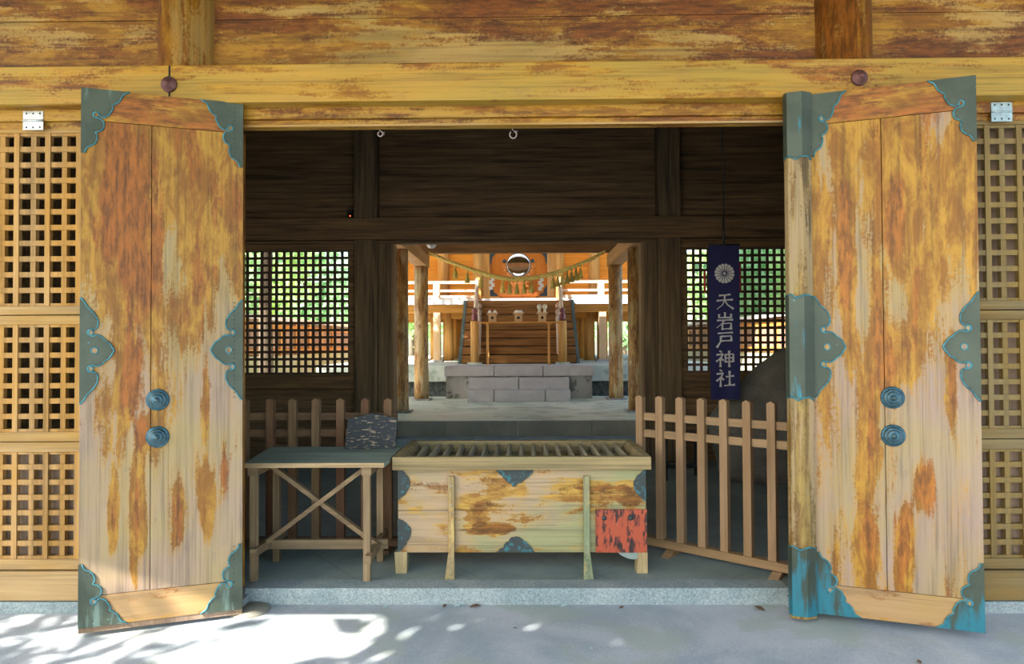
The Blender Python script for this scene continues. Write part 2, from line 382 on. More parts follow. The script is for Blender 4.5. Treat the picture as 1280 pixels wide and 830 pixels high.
M['cloth_white'] = plain('grey_white_print', (.50,.49,.50), .85, amt=.1)
M['ceramic'] = plain('white_ceramic', (.82,.80,.78), .3, 0, .5, amt=.05)
M['ceramic_b'] = plain('cream_ceramic', (.72,.66,.50), .3, 0, .5, amt=.05)
M['roof'] = plain('cedar_bark_roof', (.10,.08,.06), .9, ns=15, amt=.5)
M['bark'] = plain('tree_bark', (.12,.09,.06), .9, ns=12, amt=.5)
def leafmat(name, c0, c1):
    t = NT(name); oi = t.noise(t.coord(), 2.5, 4, .6)
    col = t.mix(t.step(oi, .35, .65), c0, c1)
    t.out(col, .5, 0, .4)
    tr = t.node('ShaderNodeBsdfTranslucent'); t.link(col, tr.inputs[0])
    mx = t.node('ShaderNodeMixShader'); mx.inputs[0].default_value = .45
    t.link(t.bsdf.outputs[0], mx.inputs[1]); t.link(tr.outputs[0], mx.inputs[2])
    t.link(mx.outputs[0], t.n['Material Output'].inputs[0]); return t.mat
M['fence_far'] = wood('grey_brown_fence_board', 'Z', (.42,.28,.20), (.34,.21,.14), seed=44)
M['sunlit_base'] = stone('sunlit_tint_base', (.50,.50,.26), (.62,.60,.46), .2, 2.5)  # yellowish tone of sunlit ground put into the wall colour
M['leaf_a'] = leafmat('bright_leaves', (.40,.62,.22), (.62,.78,.42))
M['leaf_b'] = leafmat('mid_leaves', (.26,.50,.22), (.50,.70,.42))

# ------------------------------------------------------------------ GROUND
b = MB()   # outdoor concrete, falls slightly away from the sill
b.add([(-14,-16,-.20),(14,-16,-.20),(14,-.6,-.07),(-14,-.6,-.07),(14,.3,-.05),(-14,.3,-.05),(14,.3,-.5),(-14,.3,-.5)],
      [(0,1,2,3),(3,2,4,5),(5,4,6,7)])
obj('ground', b, M['concrete'], kind='structure')
b = MB(); b.box(-30,30,-60,-16,-.5,-.2); obj('ground', b, M['gravel'], kind='structure')
b = MB(); b.box(-40,-4.75,.3,60,-.5,.22); b.box(4.75,40,.3,60,-.5,.22); b.box(-4.75,4.75,4.75,60,-.5,.22)
obj('ground', b, M['gravel'], kind='structure')
b = MB(); b.box(-4.7,4.7,.10,4.4,-.3,.035)
obj('floor', b, M['stone_in'], kind='structure')
# curb: the middle stone in the opening and the two side sill stones
b = MB(); b.box(-1.63,1.63,.085,.24,-.2,.042); obj('trim_1', b, M['granite'], kind='structure', bevel=.006)
b = MB()
for s in (-1,1): b.box(s*1.60,s*4.7,-.04,.10,-.2,.006)
obj('trim_2', b, M['granite'], kind='structure', bevel=.006)

# ------------------------------------------------------------------ FACADE
RY = .06
for s in (-1,1):
    b = MB(); b.lathe((s*1.96, RY, .0), [(.168,0),(.168,4.3)], n=40); obj('pillar', b, M['peel_pillar'], kind='structure')
    b = MB(); b.box(s*1.655, s*1.80, -.02, .16, .006, 2.8); obj('door_jamb', b, M['peel_pillar'], kind='structure', bevel=.004)
# nageshi beam with bolt heads
r = thing('trim_3', 'long honey-coloured varnished beam across the facade above the open doors', None, (0,-.05,3.0), kind='structure')
b = MB(); b.box(-4.7,4.7,-.14,.03,2.895,3.115); obj('beam', b, M['peel_beam'], r, bevel=.008)
for x in (-1.975, 1.965):
    b = MB(); b.lathe((x,-.14,3.0), [(.046,0),(.046,.010),(.042,.016),(.036,.017),(.032,.028),(.02,.030),(.017,.040),(.008,.052),(0,.054)], (0,-1,0), 28)
    obj('bolt_head', b, M['bolt'], r, label='purple-brown iron bolt head')
b = MB(); b.box(-1.98,-1.97,-.142,-.14,2.90,3.11); obj('joint', b, M['hole'], r)
# lintel: two stepped members
b = MB(); b.box(-4.7,4.7,-.045,.10,2.83,2.90); b.box(-4.7,4.7,-.02,.05,2.788,2.83)
obj('lintel', b, M['peel_lintel'], kind='structure', bevel=.004)
b = MB(); b.box(-1.61,1.61,-.026,-.02,2.788,2.80); obj('lintel_strip', b, M['rail_a'], kind='structure')
# upper boards between the pillars
b = MB()
for (x0,x1) in ((-4.7,-2.06),(-1.86,1.86),(2.06,4.7)):
    for (z0,z1) in ((3.10,3.455),(3.459,3.80),(3.804,4.3)):
        dy = random.uniform(0,.008); b.box(x0,x1,.03+dy,.09,z0,z1)
obj('wall_front', b, M['peel_h'], kind='structure', bevel=.003)
b = MB(); b.box(-4.7,4.7,.09,.12,2.9,4.6); obj('wall_front', b, M['dark_h'], kind='structure')

# lattice shutters on both sides of the doors
P = .0945
def lattice(b, x0, x1, z0, z1, y, pitch=P, w=.031, d=.030, xo=0):
    nx = int(round((x1-x0)/pitch)); nz = int(round((z1-z0)/pitch)); px = (x1-x0)/nx; pz = (z1-z0)/nz
    for i in range(nx+1):
        x = x0 + i*px
        dy = 0 if i % 2 else .013
        b.box(x-w/2, x+w/2, y+dy, y+d+dy, z0, z1)
    for j in range(nz+1):
        z = z0 + j*pz
        b.box(x0, x1, y+.006, y+.006+d, z-w/2, z+w/2)
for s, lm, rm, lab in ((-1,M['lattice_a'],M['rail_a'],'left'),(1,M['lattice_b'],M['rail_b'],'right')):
    r = thing('window_%d' % (1 if s<0 else 2), '', None, (s*3.2,.02,0.0), kind='structure')
    xa, xb = sorted((s*2.06, s*4.6))
    b = MB()
    for z0, z1 in ((2.768,2.826),(1.687,1.738),(1.628,1.682),(.938,.994),(.876,.934),(.187,.247)):
        b.box(xa, xb, -.015, .06, z0, z1)
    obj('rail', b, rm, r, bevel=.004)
    b = MB()
    for x in (xa+.03, xb-.03, (xa+xb)/2): b.box(x-.03, x+.03, -.012, .06, .187, 2.826)
    obj('stile', b, rm, r)
    for z0, z1 in ((1.738,2.768),(.994,1.628),(.247,.876)):
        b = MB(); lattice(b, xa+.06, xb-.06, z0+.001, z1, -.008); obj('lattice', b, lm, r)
    b = MB(); b.box(xa, xb, .055, .075, .19, .93)
    if s > 0: b.box(xa, xb-.6, .09, .11, .93, 2.8)
    obj('backing_board', b, M['back_a'], r)
    b = MB(); b.box(xa, xb, -.03, .08, .010, .180); obj('bottom_board', b, M['rail_b' if s>0 else 'rail_a'], r, bevel=.005)
    for hx in ((-2.83,-3.8) if s < 0 else (2.83,3.8)):
        h = MB(); h.box(hx-.06,hx+.06,-.05,-.045,2.775,2.828); h.box(hx-.06,hx+.06,-.05,-.045,2.832,2.887)
        h.cyl((hx-.06,-.052,2.83),(hx+.06,-.052,2.83),.006,n=8)
        for u in (-.04,0,.04):
            for w_ in (2.79,2.872): h.lathe((hx+u,-.05,w_), [(.006,0),(.004,.003),(0,.004)], (0,-1,0), 8, 1)
        obj('hinge', h, [M['hinge'] if s<0 else M['hinge_b'], M['black_metal']], r)

# ------------------------------------------------------------------ BIG DOORS
CORNER = [(1,0),(.93,.03),(.87,.05),(.83,.09),(.80,.15),(.73,.20),(.64,.235),(.655,.28),(.62,.33),(.56,.40),(.46,.44),(.40,.43),(.36,.39),(.33,.36),(.29,.36),(.265,.385),(.265,.42),(.30,.45),(.36,.455),(.42,.47),(.465,.51),(.475,.56),(.45,.62),(.37,.655),(.29,.68),(.325,.71),(.335,.76),(.31,.82),(.27,.86),(.21,.885),(.14,.91),(.10,.95),(.08,1.0)]
MIDH = [(0,-1),(.05,-.99),(.13,-.93),(.22,-.83),(.34,-.76),(.45,-.68),(.52,-.59),(.53,-.50),(.50,-.43),(.43,-.40),(.36,-.41),(.29,-.39),(.25,-.35),(.27,-.30),(.33,-.275),(.40,-.28),(.47,-.30),(.57,-.29),(.66,-.25),(.73,-.20),(.84,-.16),(.93,-.08),(1,0)]
def fitting(parent, kind, ex, ez, sx, sz, w, h, y, mat, wood_m, nails=True):
    """flat scalloped sheet-metal fitting. (ex,ez) corner/edge midpoint, sx/sz directions into the leaf"""
    if kind == 'corner':
        edge = CORNER; poly = edge + [(0,1),(0,0)]; holes = [(.30,.405)]
    else:
        edge = MIDH + [(u,-v) for u, v in MIDH[::-1][1:]]; poly = edge; holes = [(.305,-.345),(.305,.345),(.43,0)]
    fn = lambda u, v, t: Vector((ex+sx*u*w, y-t, ez+sz*v*h))
    b = MB(); b.prism(poly, 0, .006, fn, 0)
    b.tube([fn(u,v,.006) for u,v in edge], .0042, 6, 1)
    for hu, hv in holes:
        c = fn(hu,hv,.0062); rr = .0135 if kind == 'corner' or hu < .4 else .016
        ring = [c + Vector((math.cos(a)*rr, 0, math.sin(a)*rr*1.1)) for a in [2*PI*k/14 for k in range(15)]]
        b.add([c+Vector((math.cos(2*PI*k/12)*rr, -.0005, math.sin(2*PI*k/12)*rr)) for k in range(12)], [list(range(12))], 2)
        b.tube(ring, .0035, 6, 1, cap=False)
    if nails:
        L = [(edge[i][0], edge[i][1]) for i in range(2, len(edge)-2, 2)]
        for u, v in L:
            q = fn(u*.93 - .02, v*(.96 if kind == 'corner' else 1), .006)
            b.lathe(q, [(.0032,0),(.0028,.002),(0,.003)], (0,-1,0), 6, 3)
    return obj('corner_fitting' if kind == 'corner' else 'edge_fitting', b, [mat, M['rim'], wood_m, M['black_metal']], parent, local=True, fix=True)

def door_leaf(name, label, org, dirv, W, zt, pm, fm, s, x0=0.0):
    """local x from inner edge outward; rotated about z.  front faces local -y"""
    ang = math.atan2(dirv[1], dirv[0])
    r = thing(name, label, None, org, kind='structure')
    # mirror-free frame: for the left leaf local x runs from the free edge to the inner edge
    r.rotation_euler = (0,0,ang)
    return r

def build_door(name, label, a, bb, pm, fm, astr, knobs_x, zt=2.90):
    """a: left end (x,y) as seen, bb: right end; local x left to right, local -y to the viewer"""
    d = Vector((bb[0]-a[0], bb[1]-a[1])); W = d.length; ang = math.atan2(d.y, d.x)
    r = thing(name, label, None, (a[0], a[1], 0), kind='structure', rz=ang)
    T = .055; z0, z1 = -.008, zt
    seam = .42 if not astr else .495
    b = MB(); g = .0035
    xs0 = 0 if not astr else .02
    b.box(xs0, W*seam - g/2, 0, T, z0+.165, z1-.175)
    b.box(W*seam + g/2, W, 0, T, z0+.165, z1-.175)
    obj('panel', b, pm, r, local=True, bevel=.0015)
    b = MB(); b.box(xs0, W, .0, T, z0, z0+.162); b.box(xs0, W, .0, T, z1-.172, z1)
    obj('cross_rail', b, M['door_rail'], r, local=True, bevel=.002)
    b = MB(); b.box(xs0+.01, W-.01, T-.02, T+.001, z0+.1, z1-.1); obj('core', b, M['hole'], r, local=True)
    if not astr:
        b = MB(); b.box(0, W, .004, T-.004, z0-.03, z0); obj('shoe_board', b, M['back_a'], r, local=True)
    cw = .235; ch = .365
    L = .0 if not astr else .085
    fitting(r,'corner', L, z1, 1,-1, cw*(1 if not astr else .78), ch*(.97), 0, fm, pm)
    fitting(r,'corner', W, z1, -1,-1, cw*.95, ch*(1.02 if not astr else .95), 0, fm, pm)
    fitting(r,'corner', L, z0, 1,1, cw*(1 if not astr else .95), ch*.93, 0, fm, pm)
    fitting(r,'corner', W, z0, -1,1, cw*.93, ch*(1.02 if not astr else .98), 0, fm, pm)
    zm = 1.475
    fitting(r,'mid', L, zm, 1,1, .165, .285, 0, fm, pm)
    fitting(r,'mid', W, zm, -1,1, .17, .285, 0, fm, pm)
    if astr:   # chamfered cover strip over the meeting edge, with its own metal sleeves
        def strip(za, zb, grow, m, nm, dips):
            b = MB(); g = grow
            prof = [(-.055-g, .05), (-.055-g, -.045), (-.04-g*.5,-.07-g), (.035+g*.5,-.07-g), (.085+g,-.03), (.085+g, .0)]
            n = 6
            vs = []
            for z in (za, zb):
                for x, y in prof: vs.append((x, y, z))
            N = len(prof)
            fs = [list(range(N)), [N+i for i in range(N)][::-1]] + [(i,(i+1)%N,N+(i+1)%N,N+i) for i in range(N)]
            b.add(vs, fs, 0)
            if dips:
                for z, sg in dips:
                    pts = []
                    for i, (x,y) in enumerate(prof[1:]):
                        pts.append((x, y-.001, z))
                    b.tube([(x,y-.002,z + sg*(.012*math.sin(k*2.2))) for k,(x,y) in enumerate([(prof[1][0],prof[1][1]),( -.03-g,-.071-g),(0,-.072-g),(.03,-.071-g),(.06,-.05),(.085,-.03)])], .005, 6, 1)
            return obj(nm, b, m, r, local=True)
        strip(z0-.02, z1-.005, 0, [M['astragal'], M['rim']], 'cover_strip', None)
        strip(z1-.365, z1+.004, .003, [fm, M['rim']], 'strip_sleeve', [(z1-.365,1)])
        strip(zm-.285, zm+.285, .003, [fm, M['rim']], 'strip_sleeve', [(zm-.285,1),(zm+.285,1)])
        strip(z0-.006, z0+.37, .003, [fm, M['rim']], 'strip_sleeve', [(z0+.37,1)])
    else:      # row of nails down the inner edge fittings
        b = MB()
        for za, zb in ((z1-.36,z1-.03),(zm-.27,zm+.27),(z0+.03,z0+.36)):
            k = int((zb-za)/.024)
            for i in range(k+1): b.lathe((W-.045,-.006,za+(zb-za)*i/k), [(.004,0),(.003,.002),(0,.003)], (0,-1,0), 6)
        obj('nail_row', b, M['black_metal'], r, local=True)
    for kz in (1.20,.995) if not astr else (1.20,.995):
        b = MB()
        kp = [(.063,0),(.065,.004),(.063,.008),(.057,.012),(.052,.013),(.049,.022),(.042,.026),(.038,.026),(.034,.034),(.026,.038),(.018,.039),(.014,.045),(.008,.050),(0,.052)]
        b.lathe((knobs_x,-.001,kz), [(r_*.92,t_*.95) for r_,t_ in kp], (0,-1,0), 36, mats=[1,1,1,1,0,0,1,0,0,1,0,0,0])
        obj('door_boss', b, [M['knob'], M['knob_b']], r, local=True, label='round verdigris bronze boss')
    return r
build_door('door_1', 'open varnished wooden door leaf left of the entrance with grey-green bronze fittings',
           (-2.335,-.37), (-1.565,-.10), M['door_left'], M['fit_l'], False, .378)
build_door('door_2', 'open varnished wooden door leaf right of the entrance with bright verdigris fittings',
           (1.60,-.13), (2.435,-.42), M['door_right'], M['fit_r'], True, .475)
b = MB(); b.lathe((-1.56,.0,-.07), [(.12,0),(.115,.02),(.09,.035),(0,.038)], n=28); obj('pivot_stone', b, M['step_dark'], kind='structure')

# hooks under the lintel
def hook(x, label, sc=1):
    b = MB(); z = 2.788
    b.tube([(x,.04,z+.003),(x,.04,z-.012)], .004, 6)
    pts = [(x+.003+math.sin(a)*.02*sc, .04, z-.038*sc-math.cos(a)*-.022*sc) for a in [PI*2*(k/20)*.86+.2 for k in range(21)]]
    b.tube(pts, .0045, 6)
    b.tube([(x+.013,.04,z-.022),(x+.03,.04,z-.016)], .003, 5); b.tube([(x+.018,.04,z-.020),(x+.027,.04,z-.032)], .003, 5)
    return tag(obj('wire_hook', b, M['wire']), label, 'hook', 'wire hooks under the lintel')
hook(-.005, 'bent wire hook hanging at the middle of the entrance lintel')
hook(-.80, 'small wire hook under the lintel, above the left end of the inner gate', .7)

# fallen leaves at the foot of the curb
def litter(x, y, s, green, label):
    b = MB(); a = random.uniform(0, PI); z = -.048 + min(0, y)*.03
    pts = [(-1,0,.02),(-.4,.45,.16),(.3,.5,.26),(1.1,0,.10),(.3,-.45,.2),(-.4,-.4,.1)]
    ca, sa = math.cos(a), math.sin(a)
    vs = [(x+(px*ca-py*sa)*s, y+(px*sa+py*ca)*s, z+pz*s) for px,py,pz in pts]
    vs += [(v[0],v[1],v[2]+.0015) for v in vs]
    b.add(vs, [(5,4,3,2,1,0),(6,7,8,9,10,11)] + [(i,(i+1)%6,6+(i+1)%6,6+i) for i in range(6)])
    return tag(obj('fallen_leaf', b, M['leaf_green'] if green else M['leaf_litter']), label, 'leaf', 'fallen leaves below the curb')
litter(-.42,.045,.022,False,'curled brown fallen leaf left of the paler leaf below the curb')
litter(-.34,.05,.028,True,'pale grey-green fallen leaf below the curb under the left end of the offering box')
litter(-.24,.035,.036,False,'largest dark brown fallen leaf at the curb, below the box')
litter(-.77,.04,.025,True,'pale green fallen leaf at the curb below the table\'s right leg')
litter(-1.52,-.02+.0,.02,True,'small green fallen leaf beside the left door\'s foot')
litter(.28,.04,.022,True,'pale fallen leaf at the curb below the middle of the box')
litter(.62,.02,.02,False,'small brown fallen leaf at the curb below the red patch of the box')
litter(1.42,-.0,.040,False,'curled brown fallen leaf beside the foot of the right door')
litter(-.0,-.25,.012,False,'tiny dark leaf fragment out on the concrete, centre')
litter(.39,-.48,.014,True,'tiny white scrap of leaf on the concrete right of centre')
litter(1.98,-.62,.02,False,'thin dark leaf stalk on the concrete below the right door')

# ------------------------------------------------------------------ ROOM
YW = 4.5
def boards_h(b, x0, x1, y0, y1, z0, z1, n, jit=.01):
    h = (z1-z0)/n
    for i in range(n):
        dy = random.uniform(0, jit); b.box(x0, x1, y0+dy, y1, z0+i*h+.002, z0+(i+1)*h-.002)
PX = 1.885
b = MB(); 
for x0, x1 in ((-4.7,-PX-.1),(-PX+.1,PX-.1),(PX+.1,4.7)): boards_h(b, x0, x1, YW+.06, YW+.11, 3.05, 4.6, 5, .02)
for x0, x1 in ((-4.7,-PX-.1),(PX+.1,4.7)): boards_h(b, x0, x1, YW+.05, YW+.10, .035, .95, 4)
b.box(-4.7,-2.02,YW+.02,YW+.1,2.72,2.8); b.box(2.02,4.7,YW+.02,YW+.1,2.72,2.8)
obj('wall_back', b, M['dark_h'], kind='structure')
b = MB(); b.box(-4.7,4.7,YW-.12,YW+.08,2.80,3.075); b.box(-4.7,4.7,YW-.06,YW+.08,2.765,2.80)
obj('beam', b, M['dark_h'], kind='structure', bevel=.01)
for s in (-1,1):
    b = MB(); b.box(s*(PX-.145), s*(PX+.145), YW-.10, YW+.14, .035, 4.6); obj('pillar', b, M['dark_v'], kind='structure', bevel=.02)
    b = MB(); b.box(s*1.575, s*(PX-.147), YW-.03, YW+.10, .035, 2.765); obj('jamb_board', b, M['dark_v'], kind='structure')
    b = MB(); b.box(s*1.545, s*1.575, YW-.02, YW+.18, .52, 2.765); obj('gate_jamb', b, M['fence_wood'], kind='structure')  # lighter wood paints in the jamb's sunlit inner edge
    # lattice window
    r = thing('window_%d' % (3 if s<0 else 4), '', None, (s*3.15, YW, .95), kind='structure')
    xa, xb = sorted((s*2.035, s*4.3)); b = MB()
    b.box(xa,xb,YW-.03,YW+.08,2.685,2.765); b.box(xa,xb,YW-.03,YW+.08,.95,1.14)
    b.box(xa,xa+.075,YW-.03,YW+.08,1.14,2.685); b.box(xb-.075,xb,YW-.03,YW+.08,1.14,2.685)
    obj('window_frame', b, M['dark_h'], r, bevel=.006)
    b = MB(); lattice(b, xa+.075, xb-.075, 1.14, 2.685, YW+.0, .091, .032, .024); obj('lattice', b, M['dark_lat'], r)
    b = MB(); b.box(s*4.3, s*4.7, YW, YW+.1, .95, 2.8); obj('wall_back', b, M['dark_v'], kind='structure')
    b = MB(); b.box(s*4.62, s*4.7, .1, YW+.1, .0, 4.6); obj('wall_left' if s<0 else 'wall_right', b, M['dark_h'], kind='structure')
b = MB(); boards = MB()
for i in range(24): boards.box(-4.7+i*.392, -4.7+(i+1)*.392-.004, .1, YW+.1, 4.6, 4.66)
obj('ceiling', boards, M['dark_v'], kind='structure')
# gable-less main roof with a deep front eave
b = MB()
for y0,z0,y1,z1 in ((-3.25,4.28,2.2,6.6),(2.2,6.6,6.6,4.75)):
    b.add([(-7,y0,z0),(7,y0,z0),(7,y1,z1),(-7,y1,z1),(-7,y0,z0+.2),(7,y0,z0+.2),(7,y1,z1+.2),(-7,y1,z1+.2)],
          [(0,1,2,3),(4,7,6,5),(0,4,5,1),(2,6,7,3),(1,5,6,2),(0,3,7,4)])
obj('roof', b, M['roof'], kind='structure')
b = MB()
for i in range(27):
    x = -6.76+i*.52; b.beam((x,-3.1,4.25),(x,2.0,6.45),.08,.1)
obj('eave_rafters', b, M['orange_y'], kind='structure')
b = MB(); b.box(-4.7,4.7,YW+.1,YW+.2,2.8,5.5); obj('wall_back', b, M['dark_h'], kind='structure')
b = MB(); b.box(-4.7,4.7,.09,.12,4.5,5.6); obj('wall_front', b, M['dark_h'], kind='structure')

# sensor on the back wall and lamp above the gate
b = MB(); b.lathe((-2.10,YW+.055,3.12), [(.035,0),(.035,.05),(.028,.065),(0,.068)], (0,-1,0), 16); b.box(-2.13,-2.07,YW-.02,YW+.06,3.16,3.2)
b.lathe((-2.095,YW-.014,3.118), [(.008,0),(.006,.004),(0,.006)], (0,-1,0), 8, 1)
tag(obj('wall_sensor', b, [M['black_plastic'], M['led']]), 'small black sensor with an orange light high on the dark inner wall', 'sensor')
r = thing('dome_lamp', 'small white dome lamp above the upper left corner of the inner gate', 'lamp', (-1.166,5.2,2.865))
b = MB(); b.lathe((-1.166,5.2,2.865), [(.075,.05),(.075,.0),(.07,-.012)], n=24); b.cyl((-1.166,5.2,2.89),(-1.166,5.2,3.46),.012,n=8); obj('lamp_base', b, M['chrome'], r)
b = MB(); b.lathe((-1.166,5.2,2.853), [(.066,0),(.058,-.025),(.035,-.045),(0,-.052)], n=24); obj('lamp_cover', b, M['ceramic'], r)

# steps up through the inner gate
b = MB(); b.box(-1.54,1.54,4.2,4.4,.0,.18); b.box(-1.54,1.54,4.37,4.62,.0,.335); obj('gate_steps', b, M['granite'], kind='structure', bevel=.004)
b = MB()
for i in range(4): b.box(-1.88+i*.94+.002,-1.88+(i+1)*.94-.002,4.71,5.0,.22,.515)
obj('terrace_edge', b, M['step_dark'], kind='structure')
b = MB(); b.box(-2.25,2.25,4.74,8.78,.0,.52); obj('terrace', b, M['terrace'], kind='structure', bevel=.01)

# covered way between gate and shrine
for s in (-1,1):
    for y, rr in ((5.86,.125),(8.0,.125)):
        x = s*1.715
        b = MB(); b.lathe((x,y,.535), [(rr*1.02,0),(rr,.3),(rr*.97,2.36)], n=28); obj('pillar', b, M['col_mottled'], kind='structure')
        b = MB(); b.box(x-.17,x+.17,y-.17,y+.17,.515,.545); obj('pillar_base', b, M['step_side'], kind='structure', bevel=.006)
    b = MB(); b.box(s*1.60,s*1.83,4.7,8.25,2.88,3.10); obj('beam', b, M['orange_y'], kind='structure', bevel=.006)
b = MB(); b.box(-2.0,2.0,7.93,8.08,3.11,3.32); obj('beam', b, M['beam_brown'], kind='structure', bevel=.006)
b = MB()
for i in range(12): b.box(-2.15+i*.3583,-2.15+(i+1)*.3583-.004,4.75,10.3,3.46,3.50)
b.box(-2.15,2.15,4.75,10.3,3.50,3.62); obj('covered_way_roof', b, M['orange_y'], kind='structure')  # far end lengthened out of view to keep sun off the wooden stairs

# ------------------------------------------------------------------ TREASURE: rope
r = thing('sacred_rope', 'golden twisted straw rope sagging across the way with tassels and white paper zigzags', 'rope', (0,7.9,3.05))
KN = [(-1.56,3.09),(-1.23,2.955),(-.80,2.80),(-.38,2.675),(-.02,2.632),(.44,2.685),(.95,2.835),(1.30,2.98),(1.52,3.10)]
def rz(x):
    for (xa,za),(xb,zb) in zip(KN,KN[1:]):
        if x <= xb:
            i = KN.index((xa,za)); t_ = (x-xa)/(xb-xa)
            p0 = KN[max(i-1,0)][1]; p3 = KN[min(i+2,len(KN)-1)][1]
            return .5*((2*za)+(-p0+zb)*t_+(2*p0-5*za+4*zb-p3)*t_*t_+(-p0+3*za-3*zb+p3)*t_**3)
    return KN[-1][1]
b = MB(); N = 300
for k in range(3):
    pts = []; rs = []
    for i in range(N+1):
        x = -1.56 + 3.08*i/N; a = i/N*2*PI*15 + k*2*PI/3
        R = .0155*(1+.35*math.sin(PI*i/N)); z = rz(x)
        pts.append((x, 7.86+math.cos(a)*R, z+math.sin(a)*R)); rs.append(R*1.08)
    b.tube(pts, rs, 7)
obj('cord', b, M['rope'], r)
def tassel(x, L=.235):
    z = rz(x)-.02; b = MB()
    b.lathe((x,7.86,z-L), [(.0,.0),(.043,.0),(.038,.04),(.028,.11),(.014,.165),(.012,.19),(.016,.2),(.013,L)], n=12)
    for k in range(12):
        a = 2*PI*k/12; b.tube([(x+math.cos(a)*.012,7.86+math.sin(a)*.012,z-.07),(x+math.cos(a)*.03,7.86+math.sin(a)*.03,z-.15),(x+math.cos(a)*.044,7.86+math.sin(a)*.044,z-L-.008)], .005, 4)
    obj('tassel', b, M['tassel'], r)
for px in (569,584,601,628,637,646,655,664,691,697,703,709,714.5,720,725.6):
    tassel((px-650)*.01395+.035)
for x in (-.455,.40):
    z = rz(x)-.02; b = MB()
    b.tube([(x,7.86,z+.03),(x,7.86,z-.01)], .004, 5)
    for k in range(4):
        dx = (-.02 if k % 2 else .012); zz = z-.01-k*.052
        b.add([(x+dx-.032,7.858-k*.004,zz),(x+dx+.03,7.858-k*.004,zz+.01),(x+dx+.034,7.85-k*.004,zz-.055),(x+dx-.028,7.85-k*.004,zz-.065),
               (x+dx-.032,7.862-k*.004,zz),(x+dx+.03,7.862-k*.004,zz+.01),(x+dx+.034,7.854-k*.004,zz-.055),(x+dx-.028,7.854-k*.004,zz-.065)],
              [(0,1,2,3),(7,6,5,4),(0,4,5,1),(1,5,6,2),(2,6,7,3),(3,7,4,0)])
    obj('paper_streamer', b, M['white'], r, label='white zigzag paper streamer')

# ------------------------------------------------------------------ stone stairs and podium
b = MB()
for (x0,x1) in ((-.87,-.425),(-.413,.453),(.465,.88)): b.box(x0,x1,7.57,7.9,.52,.712)
obj('stone_step', b, M['step_stone'], kind='structure', bevel=.006)
b = MB()
for (x0,x1) in ((-.87,-.004),(.008,.88)): b.box(x0,x1,7.87,8.3,.52,.905)
obj('stone_step', b, M['step_stone'], kind='structure', bevel=.006)
b = MB()
for (x0,x1) in ((-1.33,-.446),(-.434,.434),(.446,1.34)): b.box(x0,x1,8.18,9.3,.925,1.10)
obj('stone_landing', b, M['step_stone'], kind='structure', bevel=.006)
b = MB(); b.box(-1.31,1.32,8.24,9.2,.40,.922); obj('stone_landing_base', b, M['step_side'], kind='structure')
b = MB()
b.box(-3.9,-1.34,9.07,20,.78,1.10); b.box(1.35,3.9,9.07,20,.78,1.10); b.box(-1.34,1.35,9.3,20,.78,1.10)
obj('podium', b, M['podium'], kind='structure', bevel=.015)
b = MB(); b.box(-3.8,3.8,9.3,19.9,.0,.79); obj('podium_base', b, M['podium_dark'], kind='structure')

# ------------------------------------------------------------------ SHRINE BUILDING
S = thing('shrine_hall', 'raised orange wooden shrine hall with stairs and white-edged veranda beyond the inner gate', 'building', (0,11.5,1.10))
VY = 11.3
b = MB(); b.box(-3.6,3.6,VY+.02,19,2.40,2.52); obj('veranda_floor', b, M['orange_y'], S)
b = MB(); x = -3.6
while x < 3.5: b.box(x+.003, x+.187, VY-.03, VY+.02, 2.395, 2.525); x += .19
obj('board_ends', b, M['white_paint'], S, label='white-painted ends of the veranda boards')
b = MB(); b.box(-3.6,3.6,VY+.10,VY+.28,2.22,2.395); b.box(-3.6,3.6,VY+1.2,VY+1.4,2.12,2.34); b.box(-3.6,3.6,VY+3.2,VY+3.4,2.10,2.34)
obj('under_beam', b, M['orange_h'], S)
# square veranda posts, sunlit tone put into their wood colour
for x in (-3.4,-1.86,1.90,3.4):
    b = MB(); b.box(x-.08,x+.08,VY+.1,VY+.27,1.14,2.22); obj('veranda_post', b, M['post_sunlit'], S)
    b = MB(); b.box(x-.14,x+.14,VY+.02,VY+.35,1.10,1.145); obj('post_base', b, M['step_stone'], S)
# round columns running back under the hall
for s in (-1,1):
    for x, y in ((2.02,12.5),(1.72,12.6),(1.70,14.4),(1.72,16.2),(1.76,18.2),(2.95,12.6)):
        b = MB(); b.lathe((s*x,y,1.10), [(.13,0),(.13,1.30)], n=20); obj('round_column', b, M['orange_v'], S)
    for x in (.98,1.84,3.0):
        b = MB(); b.lathe((s*x,12.62,2.52), [(.14,0),(.14,2.6)], n=24); obj('round_column', b, M['orange_v'], S)
